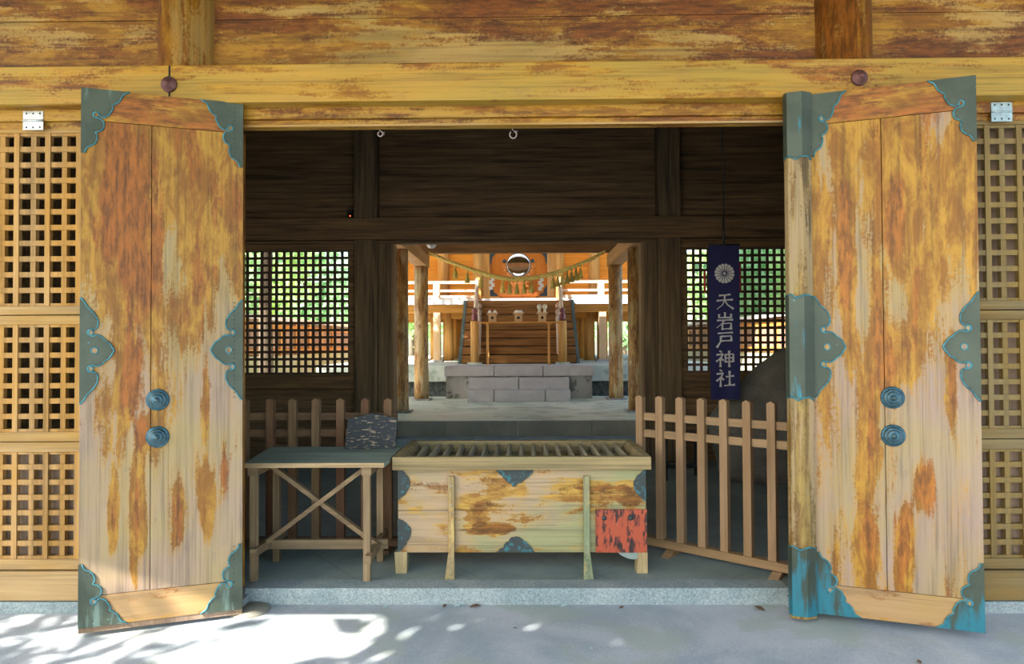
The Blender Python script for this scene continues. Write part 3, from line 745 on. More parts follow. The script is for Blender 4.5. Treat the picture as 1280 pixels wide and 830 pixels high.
# walls of the hall above the veranda
b = MB(); 
for s in (-1,1):
    x0, x1 = sorted((s*1.0, s*3.1)); boards_h(b, x0, x1, 12.62, 12.70, 2.52, 5.1, 6 if s < 0 else 3, .012)
b.box(-1.0,1.0,12.66,12.72,4.2,5.1)
obj('hall_wall', b, M['orange_wall'], S)
b = MB(); b.box(-3.1,3.1,12.5,12.62,2.52,2.66); b.box(-3.1,3.1,12.5,12.62,4.3,4.5); obj('wall_plate', b, M['orange_h'], S)
for s in (-1,1):
    b = MB(); b.box(s*.70,s*.86,12.55,12.68,2.52,4.3); obj('door_frame', b, M['orange_v'], S)
for s in (-1,1):
    x0, x1 = sorted((s*.01, s*.70)); b = MB(); b.box(x0,x1,12.60,12.66,2.66,4.3); d = obj('hall_door', b, M['door_orange'], S)
    for zc, sg in ((3.72,1),(2.66,1)):
        fn = lambda u, v, t, s=s, zc=zc: Vector((s*(.70-u), 12.60-t, zc+v))
        b = MB(); b.prism([(0,-.30 if zc>3 else 0),(.03,-.25 if zc>3 else 0),(.06,-.10 if zc>3 else 0),(.13,-.02),(.19,.08),(.13,.2),(.06,.28),(0,.34)] if zc > 3 else [(0,0),(.2,0),(.17,.06),(.10,.10),(.07,.2),(0,.28)], 0, .012, fn)
        obj('metal_fitting', b, M['black_metal'], d)
b = MB(); b.box(-3.1,3.1,12.7,18.8,5.0,5.1); b.box(-3.1,-3.0,12.7,18.8,2.52,5.1); b.box(3.0,3.1,12.7,18.8,2.52,5.1); b.box(-3.1,3.1,18.7,18.8,2.52,5.1)
obj('hall_shell', b, M['orange_wall'], S)
# railing on the veranda
for s in (-1,1):
    b = MB(); x0, x1 = sorted((s*.94, s*3.6))
    for z, h in ((2.905,.07),(2.71,.05),(2.575,.06)): b.box(x0,x1,VY+.05,VY+.13,z-h/2,z+h/2)
    obj('railing_rail', b, M['rail_sunlit'], S)
    for x in (1.86,3.45):
        b = MB(); b.box(s*x-.07,s*x+.07,VY+.03,VY+.15,2.52,2.92); obj('railing_post', b, M['rail_sunlit'], S)
# wooden stairs of thick beams with plated ends
NS = 8; zr = (2.47-1.10)/NS
for i in range(NS):
    y0 = 9.72 + i*.20; z1 = 1.10 + (i+1)*zr
    b = MB(); b.box(-1.16,1.17,y0,y0+.34,z1-zr+.016,z1); st = obj('stair_tread', b, M['stair_wood'], S, bevel=.012)
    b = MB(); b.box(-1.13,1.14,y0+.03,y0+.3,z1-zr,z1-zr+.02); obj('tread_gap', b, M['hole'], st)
    b = MB(); b.box(-1.22,-1.155,y0-.012,y0+.34,z1-zr+.002,z1+.006); obj('end_plate', b, M['step_cap'], st); b = MB(); b.box(1.165,1.23,y0-.012,y0+.34,z1-zr+.002,z1+.006); obj('end_plate', b, M['step_cap'], st)
b = MB(); b.box(-1.1,1.1,10.0,11.3,1.10,1.3); 
b.box(-1.05,1.05,11.3,11.36,1.3,2.39); obj('stair_back', b, M['stair_wood'], S)
for s in (-1,1):
    n = MB(); x = s*.875
    n.lathe((x,9.58,1.13), [(.085,0),(.085,.80),(.075,.83)], n=24); npost = obj('newel_post', n, M['orange_v'], S)
    n = MB(); n.lathe((x,9.58,1.955), [(.062,0),(.066,.05),(.058,.13),(.04,.15),(.032,.165),(.052,.185),(.058,.21),(.045,.245),(.02,.262),(0,.285)], n=20); obj('newel_cap', n, M['purple'], npost, label='purple-red onion-shaped metal cap')
    n = MB(); n.box(x-.14,x+.14,9.44,9.72,1.10,1.135); obj('newel_base', n, M['podium'], npost)
    n = MB(); n.tube([(x,9.66,1.96),(s*.93,VY+.1,3.0)], .042, 12); n.tube([(x,9.66,1.62),(s*.93,VY+.1,2.66)], .03, 10); n.tube([(x*.93,9.62,1.3),(s*.87,VY+.0,2.5)], .05, 4); obj('sloping_handrail', n, M['rail_sunlit'], S)
    n = MB(); n.box(s*.90-.055,s*.90+.055,VY-.05,VY+.06,2.45,3.0); obj('stair_post', n, M['orange_v'], S)
# hall roof
b = MB(); b.add([(-5.3,9.6,5.3),(5.3,9.6,5.3),(5.3,15.5,8.6),(-5.3,15.5,8.6),(5.3,21,5.3),(-5.3,21,5.3),(-5.3,9.6,5.5),(5.3,9.6,5.5),(5.3,15.5,8.8),(-5.3,15.5,8.8),(5.3,21,5.5),(-5.3,21,5.5)],
   [(0,1,2,3),(3,2,4,5),(6,9,8,7),(9,11,10,8),(0,6,7,1),(4,10,11,5),(1,7,8,2),(2,8,10,4),(0,3,9,6),(3,5,11,9)]); obj('hall_roof', b, M['roof'], S)

# mirror on carved stand
r = thing('mirror_stand', 'orange carved wooden stand under the round mirror in front of the hall doors', 'stand', (0,11.9,2.52))
b = MB(); b.box(-.45,.45,11.75,12.1,2.60,2.70); b.box(-.40,.40,11.78,12.07,2.52,2.60); b.box(-.30,.30,11.80,12.05,2.70,2.76); obj('stand_base', b, M['carved'], r)
b = MB()
for s in (-1,1):
    fl = [(0,0),(.16,.0),(.22,.10),(.17,.16),(.24,.22),(.20,.30),(.30,.34),(.26,.42),(.34,.44),(.30,.52),(.42,.62),(.30,.60),(.22,.55),(.17,.60),(.14,.48),(.08,.40),(0,.34)]
    b.prism(fl, -.02, .03, lambda u,v,t,s=s: Vector((s*u, 11.92+t, 2.76+v*.95)))
    for u,v,rr in ((.2,.1,.05),(.25,.3,.05),(.12,.25,.06),(.3,.48,.04)): b.lathe((s*u,11.89,2.76+v*.95), [(rr,0),(rr*.7,.02),(0,.03)], (0,-1,0), 12)
b.box(-.09,.09,11.88,11.96,2.74,3.1)
obj('carved_flames', b, M['carved'], r)
r = thing('round_mirror', 'round polished mirror in a thin bright rim behind the straw rope', 'mirror', (0,11.86,3.34))
b = MB(); b.lathe((0,11.88,3.345), [(.268,0)]+[(.268*math.sin(k*PI/24)/math.sin(PI/2.0)*1.0, .012+.016*math.cos(k*PI/24)) for k in range(12,-1,-1)], (0,-1,0), 56); obj('mirror_disc', b, M['mirror'], r)
b = MB(); b.lathe((0,11.90,3.345), [(.29,0),(.29,.03),(.282,.04),(.268,.04),(.266,.03)], (0,-1,0), 48); obj('mirror_rim', b, M['chrome'], r)
for s in (-1,1): b = MB(); b.lathe((s*.33,11.9,3.44), [(.05,0),(.045,.02),(0,.03)], (0,-1,0), 14); obj('side_knob', b, M['black_metal'], r)

# offering table with stands
TY = 9.2
r = thing('offering_table', 'narrow orange-brown table with two slim legs standing before the wooden stairs', 'table', (0,TY,1.10))
b = MB(); b.box(-.75,.80,TY-.16,TY+.16,1.905,1.93); obj('tabletop', b, M['orange_h'], r, bevel=.004)
for x in (-.60,.59):
    for dy in (-.13,.13):
        b = MB(); b.box(x-.018,x+.018,TY+dy-.018,TY+dy+.018,1.10,1.905); obj('leg', b, M['orange_v'], r)
    b = MB(); b.box(x-.05,x+.05,TY-.13,TY+.13,1.885,1.905); obj('leg_bracket', b, M['orange_h'], r)
def sanbo(x, lab):
    s_ = thing('offering_stand', lab, 'offering stand', (x,TY,1.93), 'offering stands on the narrow table')
    b = MB(); b.box(x-.075,x+.075,TY-.075,TY+.075,1.93,2.075); obj('stand_body', b, M['sanbo'], s_, bevel=.003)
    b = MB(); b.lathe((x,TY-.0755,2.005), [(.026,0),(.026,.002),(0,.0021)], (0,-1,0), 18); obj('round_hole', b, M['hole'], s_)
    b = MB(); b.box(x-.10,x+.10,TY-.10,TY+.10,2.075,2.085); 
    for q in ((-.112,-.10),(.10,.112)): b.box(x+q[0],x+q[1],TY-.112,TY+.112,2.075,2.105)
    for q in ((-.112,-.10),(.10,.112)): b.box(x-.112,x+.112,TY+q[0],TY+q[1],2.075,2.105)
    obj('tray', b, M['sanbo'], s_)
sanbo(-.505,'leftmost square offering stand, carrying two small white cones')
sanbo(.0,'middle square offering stand, carrying a flat white mound')
sanbo(.46,'rightmost square offering stand, carrying two white bottles')
for dx, w in ((-.05,'left'),(.05,'right')):
    b = MB(); b.lathe((-.505+dx,TY,2.085), [(.042,0),(.044,.02),(.03,.05),(.008,.075),(0,.08)], n=16)
    tag(obj('salt_cone', b, M['ceramic']), 'small white cone, the %s of the pair on the leftmost offering stand' % w, 'offering', 'white cones on the left stand')
    b = MB(); b.lathe((.46+dx*1.05,TY,2.085), [(.03,0),(.036,.03),(.022,.07),(.03,.09),(.048,.12),(.05,.15),(.035,.175),(.012,.185),(0,.19)], n=18)
    tag(obj('sake_bottle', b, M['ceramic_b']), 'cream ceramic bottle, the %s of the pair on the rightmost offering stand' % w, 'bottle', 'cream bottles on the right stand')
b = MB(); b.lathe((0,TY,2.085), [(.085,0),(.088,.03),(.075,.055),(.05,.07),(0,.072)], n=24)
tag(obj('rice_cake', b, M['ceramic']), 'flat white round rice cake on the middle offering stand', 'offering')

# ------------------------------------------------------------------ PICKET FENCES
def picket(b, x, y, z0, z1, w=.052, d=.05):
    b.box(x-w/2,x+w/2,y-d/2,y+d/2,z0,z1-.018)
    vs = [(x-w/2,y-d/2,z1-.018),(x+w/2,y-d/2,z1-.018),(x+w/2,y+d/2,z1-.018),(x-w/2,y+d/2,z1-.018),(x,y-d/2,z1-.004),(x,y+d/2,z1-.004)]
    b.add(vs, [(0,1,4),(2,3,5),(1,2,5,4),(3,0,4,5)])
fa = Vector((.900,.93)); fb = Vector((1.66,.315)); dv = fb-fa
r = thing('picket_fence', 'pale wooden picket fence standing aslant between the offering box and the right door', 'fence', (fa.x,fa.y,.035), rz=math.atan2(dv.y,dv.x))
L = dv.length; n = 6; st_ = .156
for i in range(n+2):
    b = MB(); x = i*st_; picket(b, x, 0, .09 if i else 0.0, 1.098); o = obj('picket', b, M['fence_wood'], r, local=True)
W_ = (n+1)*st_
for z in (.94,.82):
    b = MB(); b.box(0, W_+.05, .0, .045, z-.026, z+.026); obj('rail', b, M['fence_rail'], r, local=True)
b = MB(); b.box(-.02, W_+.06, -.035, .035, .035, .09); obj('bottom_rail', b, M['fence_rail'], r, local=True, bevel=.003)
for x in (.25,W_-.12):
    b = MB(); b.add([(x-.03,-.13,0),(x+.03,-.13,0),(x+.03,.13,0),(x-.03,.13,0),(x-.03,-.05,.035),(x+.03,-.05,.035),(x+.03,.05,.035),(x-.03,.05,.035)],[(3,2,1,0),(4,5,6,7),(0,1,5,4),(1,2,6,5),(2,3,7,6),(3,0,4,7)]); obj('foot', b, M['fence_rail'], r, local=True)
r = thing('picket_fence', 'old dark brown picket fence standing behind the wooden table on the left', 'fence', (-1.4,.90,.035))
for x in (-1.96,-1.77,-1.61,-1.44,-1.262,-1.085,-.92):
    b = MB(); picket(b, x, .90, .115, 1.12, .056, .05); obj('picket', b, M['fence_old'], r)
for z in (.985,.865):
    b = MB(); b.box(-2.05,-.86,.90,.945,z-.026,z+.026); obj('rail', b, M['fence_old_rail'], r)
b = MB(); b.box(-2.05,-.84,.865,.935,.06,.115); obj('bottom_rail', b, M['fence_old_rail'], r)
for x in (-1.98,-.93):
    b = MB(); b.box(x-.04,x+.04,.76,1.04,.035,.062); obj('foot', b, M['fence_old_rail'], r)

# ------------------------------------------------------------------ TABLE
r = thing('wooden_table', 'grey-topped wooden work table with crossed braces left of the offering box', 'table', (-1.28,.47,.035))
b = MB(); zt = .778
b.add([(-1.66,.15,zt-.028),(-.80,.15,zt-.028),(-.80,.82,zt-.028),(-1.74,.82,zt-.028),(-1.66,.15,zt),(-.80,.15,zt),(-.80,.82,zt),(-1.74,.82,zt)],[(3,2,1,0),(4,5,6,7),(1,2,6,5),(2,3,7,6),(3,0,4,7)],0)
b.add([(-1.66,.15,zt-.028),(-.80,.15,zt-.028),(-.80,.15,zt),(-1.66,.15,zt)],[(0,1,2,3)],1)
obj('tabletop', b, [M['table_top'], M['table_edge']], r)
for x in (-1.625,-.92):
    for y in (.225,.62):
        b = MB(); b.box(x-.022,x+.022,y-.02,y+.02,.035,zt-.03); obj('leg', b, M['table_wood'], r, bevel=.002)
    b = MB(); b.beam((x-.0+.02,.15,.23 if x<-1 else .19),(x+.02,.70,.21),.035,.05); obj('side_stretcher', b, M['table_wood_x'], r)
    b = MB(); b.box(x-.03,x+.03,.20,.64,zt-.085,zt-.03); obj('top_bearer', b, M['table_wood_x'], r)
b = MB(); b.box(-1.62,-.83,.42,.455,.175,.235); obj('long_stretcher', b, M['table_wood_x'], r, bevel=.002)
b = MB(); b.beam((-1.60,.40,.735),(-.88,.40,.20),.028,.042,up=(0,-1,0)); obj('diagonal_brace', b, M['table_wood_x'], r)
b = MB(); b.beam((-1.66,.37,.19),(-.93,.37,.735),.028,.042,up=(0,-1,0)); obj('diagonal_brace', b, M['table_wood_x'], r)
# plaque leaning on the fence
b = MB()
lean = .16
fn = lambda u, v, t: Vector((u, .725+v*lean-t, zt+.001+v))
b.prism([(-1.185,0),(-.835,.0),(-.822,.205),(-.995,.245),(-1.17,.205)], 0, .022, fn)
tag(obj('wooden_plaque', b, M['plaque'], bevel=.003), 'black worn five-sided wooden plaque leaning at the back of the table', 'plaque')

# ------------------------------------------------------------------ OFFERING BOX
r = thing('offering_box', 'large slatted wooden offering box with peeling varnish and a red corner panel', 'offering box', (.04,.7,.035))
bx0, bx1, by0, by1, bz0, bz1 = -.757, .833, .385, 1.03, .165, .70
b = MB()
for z0, z1 in ((bz0+.02,.43),(.432,bz1)): b.box(bx0,bx1,by0,by0+.03,z0,z1)
b.box(bx0+.004,bx1-.004,by0-.003,by0+.03,bz0,bz0+.03)
b.box(bx0,bx1,by1-.03,by1,bz0,bz1); b.box(bx0,bx0+.03,by0+.03,by1-.03,bz0,bz1); b.box(bx1-.03,bx1,by0+.03,by1-.03,bz0,bz1); b.box(bx0+.03,bx1-.03,by0+.03,by1-.03,bz0,bz0+.03)
obj('body', b, M['box_front'], r)
lx0, lx1, ly0, ly1, lz0, lz1 = -.785, .86, .33, 1.10, .700, .783
b = MB(); b.box(lx0,lx1,ly0,ly0+.05,lz0,lz1); b.box(lx0,lx1,ly1-.05,ly1,lz0,lz1); b.box(lx0,lx0+.05,ly0+.05,ly1-.05,lz0,lz1); b.box(lx1-.05,lx1,ly0+.05,ly1-.05,lz0,lz1)
# sloping inner faces
for sgn, xa in ((1,lx0+.05),(-1,lx1-.05)):
    b.add([(xa,ly0+.05,lz1-.004),(xa,ly1-.05,lz1-.004),(xa+sgn*.055,ly1-.05,lz0),(xa+sgn*.055,ly0+.05,lz0),(xa,ly0+.05,lz0),(xa,ly1-.05,lz0)],[(0,1,2,3),(3,2,5,4),(0,3,4),(1,5,2)])
obj('top_frame', b, M['box_lip'], r, bevel=.003)
for i in range(17):
    x = -.655 + i*(.73+.655)/16; w = .020; b = MB()
    zt_ = lz1-.018; zb = lz1-.06
    pr = [(-w,zb),(w,zb),(.005,zt_),(-.005,zt_)]
    ya, yb = ly0+.048, ly1-.048
    b.add([(x+u,ya,z) for u,z in pr]+[(x+u,yb,z) for u,z in pr], [(3,2,1,0),(4,5,6,7),(0,1,5,4),(1,2,6,5),(2,3,7,6),(3,0,4,7)])
    obj('slat', b, M['box_slat'], r)
b = MB(); b.box(lx0+.06,lx1-.06,ly0+.06,ly1-.06,.30,.31); obj('inner_dark_sheet', b, M['hole'], r)  # near-black sheet stands in for the shade inside the box
# feet
for x in (-.735,.805):
    for y in (.40,.97):
        b = MB(); s2 = 1 if x > 0 else -1
        xa, xb = x-.035, x+.035
        b.add([(xa,y-.03,.035),(xb,y-.03,.035),(xb,y+.05,.035),(xa,y+.05,.035),(xa+.01*s2,y-.02,.168),(xb-.01*s2*0,y-.02,.168),(xb,y+.05,.168),(xa,y+.05,.168)],[(3,2,1,0),(4,5,6,7),(0,1,5,4),(1,2,6,5),(2,3,7,6),(3,0,4,7)])
        obj('foot', b, M['box_leg'], r)
b = MB(); b.prism([(.65,.166),(.83,.166),(.82,.14),(.79,.125),(.76,.118),(.72,.122),(.67,.145)], 0, .025, lambda u,v,t: Vector((u,.385+t,v))); obj('foot_bracket', b, M['stone_in'], r)
# stays nailed to the front
for x, mt, flare in ((-.412,M['stay_a'],0),(.452,M['stay_b'],0)):
    b = MB(); yf = by0-.005
    w = .020; pts = [(w*.8,.655,yf),(w,.64,yf),(w,.30,yf),(w*.95,.17,yf-.01),(.030,.05,yf-.10),(.032,.035,yf-.115)]
    vs = []
    for hw, z, y in pts:
        for sx_, dy in ((-1,0),(1,0),(1,-.026),(-1,-.026)): vs.append((x+sx_*hw, y+dy, z))
    fs = [(0,1,2,3)]
    for i in range(len(pts)-1):
        for k in range(4): fs.append((i*4+k, i*4+(k+1)%4, (i+1)*4+(k+1)%4, (i+1)*4+k))
    e = (len(pts)-1)*4; fs.append((e+3,e+2,e+1,e))
    b.add(vs, fs); stay = obj('stay', b, mt, r, bevel=.003)
    if x < 0:
        for z in (.595,.475,.42):
            b = MB(); b.lathe((x,yf-.026,z), [(.006,0),(.005,.003),(0,.004)], (0,-1,0), 8); obj('nail', b, M['nail'], stay)
# corroded fittings
def jag(pts, seed, k=3, amp=.004):
    rr = random.Random(seed); out = []
    for (a, c) in zip(pts, pts[1:]):
        for i in range(k):
            f = i/k; out.append((a[0]+(c[0]-a[0])*f+rr.uniform(-amp,amp), a[1]+(c[1]-a[1])*f+rr.uniform(-amp,amp)))
    out.append(pts[-1]); return out
FY = by0-.004
fb_ = lambda u, v, t: Vector((u, FY-t, v))
ft = [([( -.13,.698),(-.105,.665),(-.085,.65),(-.07,.625),(-.045,.61),(-.025,.595),(-.015,.585),(.0,.59),(.02,.605),(.05,.618),(.07,.64),(.085,.65),(.105,.67),(.12,.698)]),
      ([(-.12,.166),(-.105,.19),(-.08,.20),(-.07,.225),(-.045,.24),(-.03,.262),(0,.268),(.03,.258),(.045,.24),(.07,.228),(.085,.21),(.105,.19),(.125,.166)]),
      ([(bx0,.70),(bx0+.035,.685),(bx0+.055,.66),(bx0+.075,.63),(bx0+.078,.60),(bx0+.065,.565),(bx0+.04,.53),(bx0+.015,.51),(bx0,.50)]),
      ([(bx0,.38),(bx0+.035,.37),(bx0+.055,.35),(bx0+.08,.32),(bx0+.083,.29),(bx0+.07,.25),(bx0+.05,.22),(bx0+.02,.18),(bx0,.166)]),
      ([(bx1,.70),(bx1-.025,.68),(bx1-.045,.66),(bx1-.07,.63),(bx1-.082,.60),(bx1-.07,.56),(bx1-.05,.53),(bx1-.02,.50),(bx1,.495)])]
for i, pts in enumerate(ft):
    b = MB(); b.prism(jag(pts, i), 0, .006, fb_); obj('metal_fitting', b, M['box_fit'], r)
b = MB(); b.box(.51,bx1+.004,FY-.010,FY,.166,.44); b.box(bx1,bx1+.006,FY,FY+.16,.166,.44)
o = obj('red_panel', b, M['red'], r, label='red lacquered corner panel, scratched')
for x in (.565,.735):
    b = MB(); b.lathe((x,FY-.010,.385), [(.016,0),(.014,.008),(.007,.010),(.006,.015),(0,.016)], (0,-1,0), 14); obj('stud', b, M['black_metal'], o)

# ------------------------------------------------------------------ BANNER
BY = 3.0; bd = 7.0/850
cx = (904.5-650)*bd+.035
r = thing('banner', 'dark navy hanging banner with white crest and vertical shrine name, right of the inner gate', 'banner', (cx,BY,.92))
b = MB(); w = .157; zb_, zt_ = .92, 2.51; NX, NZ = 8, 14
vs = []; 
for j in range(NZ+1):
    for i in range(NX+1):
        u = i/NX*2-1; z = zb_+(zt_-zb_)*j/NZ; f = 1-j/NZ
        vs.append((cx+u*w*(1-.05*f*f), BY+.010*math.sin(u*4+f*2)*f, z))
nv = len(vs); vs += [(x,y+.002,z) for x,y,z in vs]; fs = []
for j in range(NZ):
    for i in range(NX):
        a = j*(NX+1)+i; fs.append((a,a+1,a+NX+2,a+NX+1)); fs.append((nv+a,nv+a+NX+1,nv+a+NX+2,nv+a+1))
b.add(vs, fs, 0, True); obj('cloth', b, M['navy'], r)
b = MB(); b.cyl((cx-w-.01,BY,zt_),(cx+w+.01,BY,zt_),.010,n=10); b.tube([(cx,BY,zt_),(cx,BY,2.78)], .012, 8); b.cyl((cx,BY+.015,2.0),(cx,BY+.015,2.8),.008,n=8)
b.tube([(cx-w,BY,zt_),(cx,BY,zt_+.10)], .003, 5); b.tube([(cx+w,BY,zt_),(cx,BY,zt_+.10)], .003, 5); obj('hanging_rod', b, M['black_plastic'], r)
b = MB(); b.cyl((cx,BY,2.78),(cx,BY,4.62),.006,n=6); obj('hanging_cord', b, M['black_plastic'], r)
# crest: sixteen-petal disc
b = MB(); cr = .102; cz = 1.5+(430-343.5)*bd; yy = BY-.014
for k in range(16):
    a0 = 2*PI*(k+.06)/16; a1 = 2*PI*(k+.94)/16; pts = [(.022*math.cos((a0+a1)/2), .022*math.sin((a0+a1)/2))]
    for f in range(6):
        a = a0+(a1-a0)*f/5; rr = cr*(.93+.07*math.sin(PI*f/5)); pts.append((rr*math.cos(a), rr*math.sin(a)))
    b.prism(pts, 0, .003, lambda u,v,t: Vector((cx+u, yy-t, cz+v)))
b.lathe((cx,yy,cz), [(.016,0),(.015,.003),(0,.0035)], (0,-1,0), 14); obj('crest', b, M['cloth_white'], r)
G = {
 'ten': [[(20,20),(50,17),(80,14)],[(8,48),(50,44),(92,42)],[(50,16),(49,44),(38,70),(8,94)],[(50,46),(64,70),(95,92)]],
 'iwa': [[(50,2),(50,30)],[(20,12),(18,31),(82,30)],[(82,10),(82,32)],[(8,46),(92,42)],[(46,44),(34,64),(6,86)],[(36,62),(36,97)],[(36,63),(82,60),(80,95)],[(36,92),(80,90)]],
 'to': [[(12,12),(90,7)],[(28,28),(26,60),(6,94)],[(28,30),(82,27),(82,56)],[(28,56),(82,53)]],
 'kami': [[(20,3),(32,13)],[(4,27),(38,22),(24,48),(2,66)],[(24,44),(24,97)],[(28,46),(40,60)],[(50,24),(51,70)],[(50,26),(92,22),(90,68)],[(51,46),(90,43)],[(51,68),(90,65)],[(70,3),(70,98)]],
 'yashiro': [[(20,3),(32,13)],[(4,27),(38,22),(24,48),(2,66)],[(24,44),(24,97)],[(28,46),(40,60)],[(52,42),(94,37)],[(71,10),(71,88)],[(42,91),(98,86)]]}
def glyph(b, strokes, x0, z1, S_, H_):
    for st in strokes:
        n = len(st); k = 0
        path = []
        for (a, c) in zip(st, st[1:]):
            for f in range(5): path.append((a[0]+(c[0]-a[0])*f/5, a[1]+(c[1]-a[1])*f/5))
        path.append(st[-1]); N_ = len(path)
        ups = []; dns = []
        for i, (x, y) in enumerate(path):
            xa, ya = path[max(i-1,0)]; xb, yb = path[min(i+1,N_-1)]
            L_ = math.hypot(xb-xa, yb-ya) or 1; nx_, ny_ = -(yb-ya)/L_, (xb-xa)/L_
            f = i/(N_-1); wd = 5.6*(1.15-.45*math.sin(PI*f)) * (1.0 if abs(xb-xa) < abs(yb-ya) else .82)
            if st[-1][1] > 85 and abs(st[-1][0]-st[0][0]) > 25: wd *= (1.0-.65*f) if st[-1][0] < st[0][0] else (.6+.6*f)
            ups.append((x+nx_*wd, y+ny_*wd)); dns.append((x-nx_*wd, y-ny_*wd))
        for i in range(N_-1):
            q = [ups[i], ups[i+1], dns[i+1], dns[i]]
            vs = [(x0+u/100*S_, yy-.0005, z1-v/100*H_) for u, v in q] + [(x0+u/100*S_, yy-.003, z1-v/100*H_) for u, v in q]
            b.add(vs, [(3,2,1,0),(4,5,6,7),(0,1,5,4),(1,2,6,5),(2,3,7,6),(3,0,4,7)])
for key, (ya, yb_) in zip(('ten','iwa','to','kami','yashiro'), ((366.5,389.5),(391.5,414.5),(415.5,437),(439,460.5),(462.5,485))):
    b = MB(); z1 = 1.5+(430-ya)*bd; z0 = 1.5+(430-yb_)*bd
    glyph(b, G[key], cx-.098, z1, .196, z1-z0); obj('character', b, M['cloth_white'], r, label='white brush-written character')
b = MB(); b.cyl((cx+.175,BY+.05,2.02),(cx+.175,BY+.05,2.33),.016,n=8); b.cyl((cx-.185,BY+.05,2.02),(cx-.185,BY+.05,2.25),.012,n=8); obj('red_cord', b, M['red_string'], r)

# low black frame under the banner
r = thing('metal_frame_stand', 'low black metal frame standing on the floor behind the right picket fence', 'stand', (1.78,3.45,.035))
fx0, fx1, fy0, fy1 = 1.58, 1.98, 3.30, 3.60
for x in (fx0,fx1):
    for y in (fy0,fy1): b = MB(); b.box(x-.02,x+.02,y-.02,y+.02,.035,.52); obj('leg', b, M['black_plastic'], r)
b = MB(); b.box(fx0-.02,fx1+.02,fy0-.02,fy0+.02,.17,.21); b.box(fx0-.02,fx1+.02,fy0-.02,fy0+.02,.48,.52); b.box(fx0-.02,fx0+.02,fy0,fy1,.48,.52); b.box(fx1-.02,fx1+.02,fy0,fy1,.48,.52); b.box(fx0-.02,fx1+.02,fy1-.02,fy1+.02,.48,.52); obj('crossbar', b, M['black_plastic'], r)
# boulder
bm = bmesh.new(); bmesh.ops.create_icosphere(bm, subdivisions=5, radius=1)
for v in bm.verts:
    p = v.co.copy(); d = 1 + .16*noise.noise(p*1.2+Vector((3,1,7))) + .05*noise.noise(p*3.5) + .015*noise.noise(p*11)
    x, y, z = p.x*d, p.y*d, p.z*d
    top = max(0, z); x = x*(1-.25*top)+.22*top
    v.co = Vector((x*.92, y*.42, z*.80 if z > 0 else max(z*1.25, -.605)))
me = bpy.data.meshes.new('boulder'); bm.to_mesh(me); bm.free()
for p in me.polygons: p.use_smooth = True
me.materials.append(M['boulder']); o = bpy.data.objects.new('boulder', me); C.objects.link(o); o.location = (3.02,3.42,.64)
tag(o, 'big dark rock standing in the room behind the right picket fence', 'rock')

# ------------------------------------------------------------------ OUTSIDE BEYOND THE WINDOWS
def boundary_fence(label, a, c, n):
    a, c = Vector(a), Vector(c); r = thing('board_fence', label, 'fence', (a.x,a.y,.22))
    d = (c-a)/n
    b = MB()
    for i in range(n):
        p = a + d*i; q = a + d*(i+.86); m = (p+q)/2
        b.beam((p.x,p.y,1.66),(q.x,q.y,1.66),.03,.80)
    obj('boards', b, M['fence_far'], r)
    b = MB(); b.beam((a.x,a.y,.73),(c.x,c.y,.73),.30,1.06); obj('base_wall', b, M['sunlit_base'], r)
    for z in (1.92,1.36):
        b = MB(); b.beam((a.x-.03*(1 if a.x>0 else -1),a.y,z),(c.x-.03*(1 if a.x>0 else -1),c.y,z),.06,.10); obj('rail', b, M['orange_h'], r)
    b = MB(); b.beam((a.x,a.y,2.10),(c.x,c.y,2.10),.35,.08); obj('fence_cap', b, M['white_paint'], r)
    for i in range(0, n+1, 6):
        p = a+d*i; b = MB(); b.box(p.x-.06,p.x+.06,p.y-.1,p.y+.02,.22,2.06); obj('post', b, M['orange_v'], r)
boundary_fence('brown board fence with a pale cap beyond the left lattice window', (-5.75,6.9), (-5.35,23), 96)
boundary_fence('brown board fence with a pale cap beyond the right lattice window', (5.4,23), (5.75,6.9), 96)

def foliage_mesh(name, n, R, leaf, mat, seed, hollow=.55):
    rr = random.Random(seed); vs = []; fs = []
    clumps = []
    for k in range(26):
        v = Vector((rr.gauss(0,1), rr.gauss(0,1), rr.gauss(0,1))).normalized()
        q = rr.uniform(hollow, .95); clumps.append((Vector((v.x*R[0]*q, v.y*R[1]*q, v.z*R[2]*q)), rr.uniform(.28,.45)))
    for i in range(n):
        c, cr_ = rr.choice(clumps)
        d = Vector((rr.gauss(0,1), rr.gauss(0,1), rr.gauss(0,1)*.8)); d = d.normalized()*cr_*R[0]*rr.random()**.4
        p = c + d; s_ = leaf*rr.uniform(.7,1.3)
        a = Vector((rr.gauss(0,1), rr.gauss(0,1), rr.gauss(0,1)-.3)).normalized(); u = a.cross(Vector((rr.gauss(0,1),rr.gauss(0,1),rr.gauss(0,1)))).normalized()
        k = len(vs); nrm = a.cross(u)
        vs += [p - a*s_, p + u*s_*.45 + nrm*s_*.12, p + a*s_, p - u*s_*.45 + nrm*s_*.12]; fs += [(k,k+1,k+2),(k,k+2,k+3)]
    me = bpy.data.meshes.new(name); me.from_pydata(vs, [], fs); me.materials.append(mat); me.update(); return me
F1 = foliage_mesh('foliage', 3000, (1.7,1.5,1.9), .14, M['leaf_a'], 1)
F5 = foliage_mesh('foliage', 5600, (1.9,1.6,1.6), .15, M['leaf_b'], 12)
F2 = foliage_mesh('foliage', 3000, (1.9,1.6,1.6), .15, M['leaf_b'], 2)
F3 = foliage_mesh('foliage', 3600, (1.7,1.7,1.2), .11, M['leaf_b'], 3, .25)
F4 = foliage_mesh('foliage', 1500, (2.0,1.7,1.2), .09, M['leaf_b'], 9, .1)
